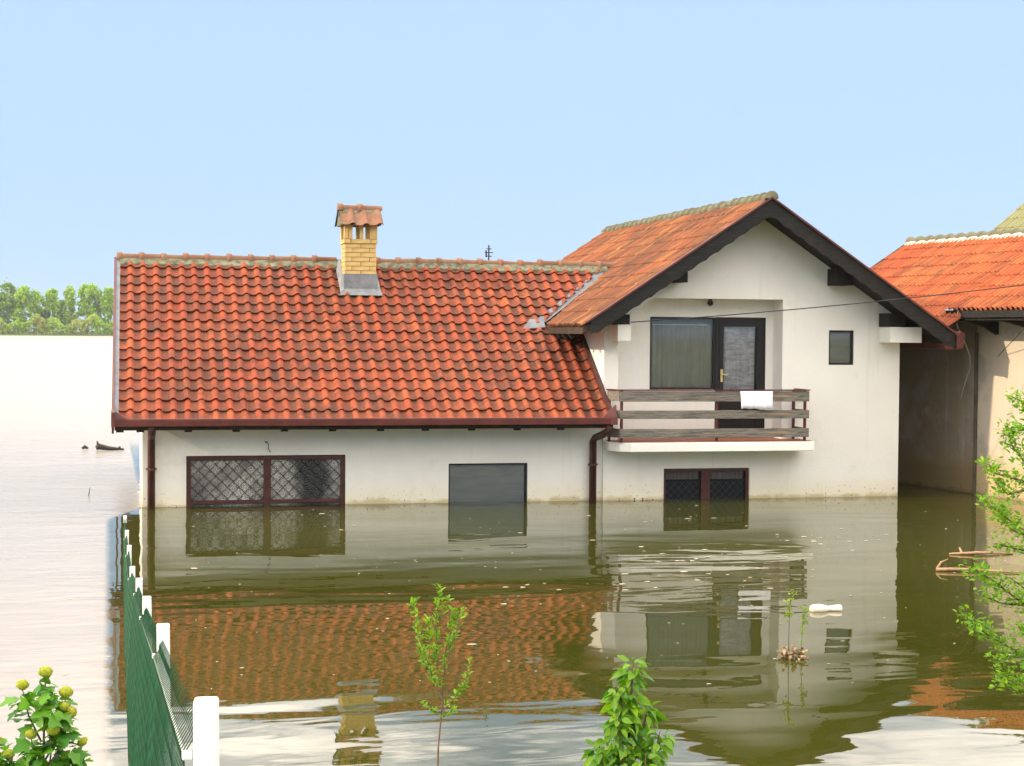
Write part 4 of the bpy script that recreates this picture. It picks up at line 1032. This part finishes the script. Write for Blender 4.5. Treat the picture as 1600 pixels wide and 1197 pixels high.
br = [[sp(.022,1.34),sp(.03,1.44,.02),sp(.055,1.56,.02),sp(.062,1.64,.0)],
      [sp(.015,1.26),sp(-.01,1.44),sp(-.012,1.60),sp(.0,1.75)], [sp(-.005,1.60),sp(.03,1.66),sp(.04,1.69)],
      [sp(.0,1.28),sp(-.05,1.42,-.03),sp(-.10,1.56,-.03),sp(-.115,1.70,-.02)], [sp(-.03,1.36),sp(-.075,1.44),sp(-.085,1.49)],
      [sp(.012,1.2),sp(.085,1.26,.04),sp(.125,1.31,.04),sp(.145,1.42,.05)],
      [sp(.012,1.20),sp(-.04,1.215),sp(-.075,1.24)], [sp(.008,1.18),sp(.04,1.20,-.03),sp(.065,1.235,-.04)],
      [sp(.04,1.47),sp(.07,1.54,-.02),sp(.10,1.66,-.02)], [sp(.0,1.42),sp(-.03,1.50,.03),sp(-.045,1.60,.03)]]
sapling('sapling', 'slender sapling with sparse leaves standing before the roof reflection', 'tree', tuple(S), trunk, br, 85, .030, MT['leaf_s'], 31)

# branches of a tree reaching in from the right edge
T0 = (4.75,7.1,.33)
trunk = [(4.75,7.1,.33),(4.72,7.1,1.0),(4.66,7.1,1.7),(4.60,7.1,2.35),(4.52,7.1,2.9)]
def rp(px, z, dy=0): return (px, 7.05+dy, z)
br = [[rp(4.62,2.30),rp(4.35,2.40),rp(4.15,2.50,.03),rp(4.02,2.56,.03)], [rp(4.30,2.42),rp(4.10,2.40,-.05),rp(3.98,2.42,-.05)],
      [rp(4.66,1.85),rp(4.40,2.00,.05),rp(4.15,2.20,.05),rp(4.03,2.33,.03),rp(3.99,2.42)], [rp(4.30,2.08),rp(4.08,2.16),rp(3.93,2.20,.02),rp(3.90,2.24)], [rp(4.20,2.14),rp(4.00,2.10),rp(3.93,2.16)],
      [rp(4.68,1.60),rp(4.40,1.74,-.04),rp(4.15,1.88,-.04),rp(3.98,1.99,-.03),rp(3.88,2.07)], [rp(4.3,1.8),rp(4.1,1.83,.08),rp(3.98,1.86,.08)], [rp(4.2,1.86),rp(4.04,1.93,.04),rp(3.97,2.03,.04)],
      [rp(4.70,1.35),rp(4.40,1.45),rp(4.10,1.58,.02),rp(3.93,1.70,.02),rp(3.82,1.76)], [rp(4.3,1.5),rp(4.12,1.62,-.06),rp(3.98,1.72,-.06)], [rp(4.15,1.57),rp(4.0,1.58,.05),rp(3.90,1.62,.05)],
      [rp(4.70,1.15),rp(4.40,1.22,.05),rp(4.10,1.34,.05),rp(3.92,1.44,.03),rp(3.78,1.54)], [rp(4.35,1.26),rp(4.15,1.40,-.05),rp(4.02,1.50,-.05)], [rp(4.2,1.3),rp(4.04,1.30),rp(3.92,1.33)], [rp(4.4,1.2),rp(4.2,1.18,.08),rp(4.0,1.20,.08)],
      [rp(4.70,1.0),rp(4.35,1.10,-.05),rp(4.1,1.19,-.05),rp(3.96,1.25)]]
sapling('tree', 'small-leaved green tree branches reaching in at the right edge', 'tree', T0, trunk, br, 120, .036, MT['leaf_s'], 41, None, .016, tuft=.08)

# snowball bush, bottom left
rnd = random.Random(9)
vb_ = thing('bush', 'snowball bush with lime green flower heads in the lower left corner', 'bush', (-.38,6.5,.40))
V0 = Vector((-.345,6.5,.40)); stm = MB()
def vp_(dx, z, dy=0): return Vector((-.345+dx, 6.5+dy, z-.045))
heads = [(.03,1.585,0,.030),(-.055,1.535,.02,.030),(.105,1.505,.0,.030),(.10,1.455,-.02,.022),(.118,1.425,.01,.033),(.060,1.375,-.05,.031),(-.02,1.36,-.04,.026),(.165,1.305,.03,.026),(.095,1.235,0,.032),(.02,1.205,-.05,.028),(-.155,1.33,.0,.03),(-.105,1.285,-.03,.028),(-.19,1.36,-.02,.03),(-.04,1.12,-.03,.03)]
mainv = [V0, vp_(.0,.8), vp_(.02,1.15), vp_(.025,1.40), vp_(.03,1.57)]; stm.tube(mainv, [.010,.008,.006,.004,.003], 6)
for dx, z, dy, r_ in heads[1:]:
    z0_ = max(.7, z - .20 - .3*abs(dx)); a_ = vp_(.015 if z0_ > 1 else 0, z0_); e_ = vp_(dx, z - r_*.6, dy); stm.tube([a_, a_.lerp(e_,.55) + Vector((dx*.15,0,-.01)), e_], [.0045,.0035,.002], 5)
obj('stem', stm, MT['stem'], vb_)
hm = MB()
for k in range(150):
    f = (k+.5)/190; ph = math.acos(1-2*f); a = k*2.39996; nrm = Vector((math.sin(ph)*math.cos(a), math.sin(ph)*math.sin(a), math.cos(ph)*.86))
    m = look(nrm.orthogonal(), 0, nrm); rr = 1 + rnd.gauss(0,.05); p = nrm*rr; tq = Quaternion(nrm, rnd.random()*6.28); u_ = tq @ nrm.orthogonal().normalized(); v_ = nrm.cross(u_); s_ = .17
    tl = nrm*rnd.uniform(-.02,.09)
    hm.add([p, p+u_*s_+tl, p+(u_+v_)*s_*.62+nrm*.03, p+v_*s_-tl*.3, p+(v_-u_)*s_*.62+nrm*.05, p-u_*s_+tl*.5, p-(u_+v_)*s_*.62, p-v_*s_, p+(u_-v_)*s_*.62], [(0,1,2),(0,2,3),(0,3,4),(0,4,5),(0,5,6),(0,6,7),(0,7,8),(0,8,1)])
ib = bmesh.new(); bmesh.ops.create_icosphere(ib, subdivisions=2, radius=.93); ib.verts.index_update(); hm.add([v.co for v in ib.verts], [[v.index for v in f.verts] for f in ib.faces]); ib.free()
hme = hm.data('flower_head', [MT['bloom']])
for dx, z, dy, r_ in heads:
    inst('flower_head', hme, Matrix.Translation(vp_(dx,z,dy)) @ Matrix.Rotation(rnd.random()*6,4,'Z') @ Matrix.Rotation(rnd.gauss(0,.5),4,'X') @ Matrix.Diagonal((r_*rnd.uniform(.72,.90),r_*.78,r_*rnd.uniform(.68,.84),1)), vb_)
vlm = [leaf_mesh(l_, w_, f_, d_, 8, True).data('leaf', [MT['leaf_v']], (0,0,0), True) for l_, w_, f_, d_ in ((.078,.066,.15,.3),(.066,.058,.25,.45),(.086,.068,.1,.2))]
for dx, z, dy, r_ in heads:
    for k in range(19):
        a = rnd.random()*6.28; zz = z - r_*.7 - rnd.uniform(.0,.15); q = vp_(dx*.85+rnd.gauss(0,.02), zz, dy+rnd.gauss(0,.03))
        d = Vector((math.cos(a), math.sin(a), rnd.uniform(-.7,.25))); m = look(d, rnd.gauss(0,.4)); m.translation = q; inst('leaf', rnd.choice(vlm), m @ Matrix.Scale(rnd.uniform(.6,1.0),4), vb_)
for k in range(150):
    a = rnd.random()*6.28; q = vp_(rnd.uniform(-.24,.14), rnd.uniform(1.0,1.24), rnd.gauss(0,.05)); d = Vector((math.cos(a), math.sin(a)-.3, rnd.uniform(-.7,.3))); m = look(d, rnd.gauss(0,.4)); m.translation = q; inst('leaf', rnd.choice(vlm), m @ Matrix.Scale(rnd.uniform(.7,1.1),4), vb_)
big = leaf_mesh(.13,.085,.3,.5,8).data('leaf', [MT['leaf']], (0,0,0), True)
for dx, z, a, t_ in ((-.16,1.26,-2.2,-.6),(-.20,1.24,-1.2,-.5),(-.15,1.22,-.6,-.7)):
    m = look((math.cos(a), math.sin(a), t_)); m.translation = vp_(dx,z,-.12); inst('leaf', big, m, vb_)

# twig pair standing in the water with caught debris
def wp(dx, z, dy=0): return (5.66+dx, 13.60+dy, z)
trunk = [wp(-.03,-.3), wp(-.04,.15), wp(-.035,.36), wp(-.02,.58)]
br = [[wp(-.037,.28),wp(-.034,.40),wp(-.03,.50),wp(-.02,.59)], [wp(-.036,.42),wp(-.06,.47),wp(-.07,.50)], [wp(-.03,.52),wp(.01,.56),wp(.03,.57)], [wp(-.036,.36),wp(-.06,.385),wp(-.08,.38)], [wp(-.036,.38),wp(-.01,.40),wp(.0,.39)],
      [wp(.07,-.1),wp(.085,.2),wp(.095,.32),wp(.10,.44)], [wp(.095,.34),wp(.12,.40),wp(.14,.42)], [wp(.092,.30),wp(.12,.33),wp(.13,.31)]]
sapling('drowned_shrub', 'drowned shrub with two leafy twigs rising from a clump of debris in the water', 'shrub', wp(0,0), trunk, br, 30, .040, MT['leaf_y'], 51, None, .006, 'stem', .025)
# the clump of dry debris caught at its foot
rnd = random.Random(77); dm = MB()
for cx, n_, sp_, hh in ((-.035,50,.042,.11),(.075,22,.022,.08)):
    for k in range(n_):
        p = Vector((5.66+cx+rnd.gauss(0,sp_), 13.60+rnd.gauss(0,.04), abs(rnd.gauss(0,hh*.5)))); q = Quaternion((rnd.gauss(0,1),rnd.gauss(0,1),rnd.gauss(0,1),rnd.gauss(0,1))).normalized(); s_ = rnd.uniform(.012,.032)
        dm.add([p + q @ Vector(v) for v in ((-s_,0,-s_*.4),(0,-s_*.7,s_*.2),(s_,0,-s_*.3),(0,s_*.8,s_*.3),(0,0,s_*.7),(0,0,-s_*.6))], [(0,1,4),(1,2,4),(2,3,4),(3,0,4),(1,0,5),(2,1,5),(3,2,5),(0,3,5)])
tag(obj('debris_clump', dm, MT['flotsam'], None, wp(0,0)), 'clump of dry brown debris caught round the drowned shrub', 'debris')

# ------------------------------------------------------------------ floating things
bt = MB()
prof = [(0,.012),(.01,.045),(.04,.060),(.11,.066),(.16,.052),(.20,.036),(.24,.042),(.30,.050),(.335,.048),(.345,.02)]
bx = [(6.80+a, 15.90-.03*a, .018) for a, r_ in prof]
bt.tube(bx, [r_ for a, r_ in prof], 14); o = obj('bottle', bt, MT['float_plastic'], None, (6.97,15.9,.018), True); o.scale = (1,1,.8)
tag(o, 'crumpled white plastic bottle floating right of the drowned shrub', 'bottle')
dw = MB(); dw.tube([(9.46,18.33,.02),(9.62,18.28,.028),(9.85,18.20,.03),(10.10,18.08,.02),(10.45,17.95,.01)], [.022,.020,.018,.014,.007], 8); dw.tube([(9.47,18.33,.03),(9.55,18.38,.10),(9.66,18.42,.13)], [.016,.012,.006], 7)
tag(obj('driftwood', dw, MT['drift'], None, (9.8,18.2,.02), True), 'long forked reddish driftwood branch floating near the right edge', 'driftwood')
dw = MB(); dw.tube([(10.35,19.7,.01),(10.7,19.6,.03),(11.2,19.6,.01)], [.012,.02,.012], 7); dw.tube([(10.5,19.65,.02),(10.6,19.9,.06)], [.02,.01], 6)
tag(obj('driftwood', dw, MT['drift'], None, (10.7,19.6,.02), True), 'short dark driftwood piece behind the leaves at the right edge', 'driftwood')
dw = MB(); dw.tube([(-.80,40.0,.06),(-.72,40.0,.09),(-.5,40.0,.05),(-.16,39.9,.03)], [.05,.075,.05,.02], 7); dw.tube([(-.74,40.0,.08),(-.77,40.0,.22)], [.04,.02], 6); dw.tube([(-.3,39.9,.04),(-.24,39.9,.10)], [.03,.02], 5)
tag(obj('driftwood', dw, MT['drift_dark'], None, (-.5,40,.05), True), 'dark driftwood log afloat on the river left of the house', 'driftwood')
dw = MB(); dw.tube([(-1.12,40.3,.03),(-1.06,40.3,.07),(-.98,40.3,.03)], [.03,.05,.02], 6)
tag(obj('driftwood', dw, MT['drift_dark'], None, (-1.05,40.3,.03), True), 'small dark lump of driftwood beside the log on the river', 'driftwood')
rd_ = MB(); rd_.tube([(-.71,29.2,-.2),(-.70,29.2,.02),(-.68,29.2,.14)], [.012,.010,.005], 5)
tag(obj('reed_stalk', rd_, MT['drift_dark'], None, (-.7,29.2,0)), 'single upright reed stalk poking out of the river by the fence end', 'reed')
rnd = random.Random(3); sc_ = MB()
def flake(x, y, s_):
    n_ = rnd.randint(5,7); a0 = rnd.random()*6.28; pts = []
    for k in range(n_):
        a = a0 + k*6.283/n_; r_ = s_*rnd.uniform(.55,1.0); pts.append((x+math.cos(a)*r_*1.7, y+math.sin(a)*r_, .003))
    sc_.prism(pts, (0,0,.0025))
for k in range(190):
    x = rnd.uniform(.6, 12.5); y = rnd.uniform(12.5, 26.6)
    flake(x, y, rnd.uniform(.005,.014) if rnd.random() < .90 else rnd.uniform(.02,.042))
for cx, cy_, n_ in ((7.3,19.8,22),(6.9,18.4,10),(4.9,17.8,14),(9.3,21.5,18),(8.6,24.2,8)):
    for k in range(n_): flake(cx+rnd.gauss(0,.7), cy_+rnd.gauss(0,.5), rnd.uniform(.006,.034))
for k in range(14): flake(rnd.uniform(-3.2,-.3), rnd.uniform(11.5,24), rnd.uniform(.01,.03))
o = obj('floating_debris', sc_, MT['scum'], None, (6,19,0), False, True); o['label'] = 'scattered pale flakes of debris floating on the brown water'; o['category'] = 'debris'
print('tiles', tot, 'objects', len(sc.objects))

# ------------------------------------------------------------------ air
hzb = MB(); hzb.box((-1450,-350,-7),(1450,1450,28))
hm_ = bpy.data.materials.new('haze'); hm_.use_nodes = True; hn = hm_.node_tree; hn.nodes.clear()
ho = hn.nodes.new('ShaderNodeOutputMaterial'); hv = hn.nodes.new('ShaderNodeVolumePrincipled')
hv.inputs['Color'].default_value = (0.93, 0.95, 0.97, 1); hv.inputs['Density'].default_value = 0.00012; hv.inputs['Anisotropy'].default_value = 0.2
hn.links.new(hv.outputs[0], ho.inputs['Volume'])
o = obj('haze', hzb, hm_, None, (0,0,0), False, True); o['label'] = 'thin pale haze over the river'; o['category'] = 'haze'
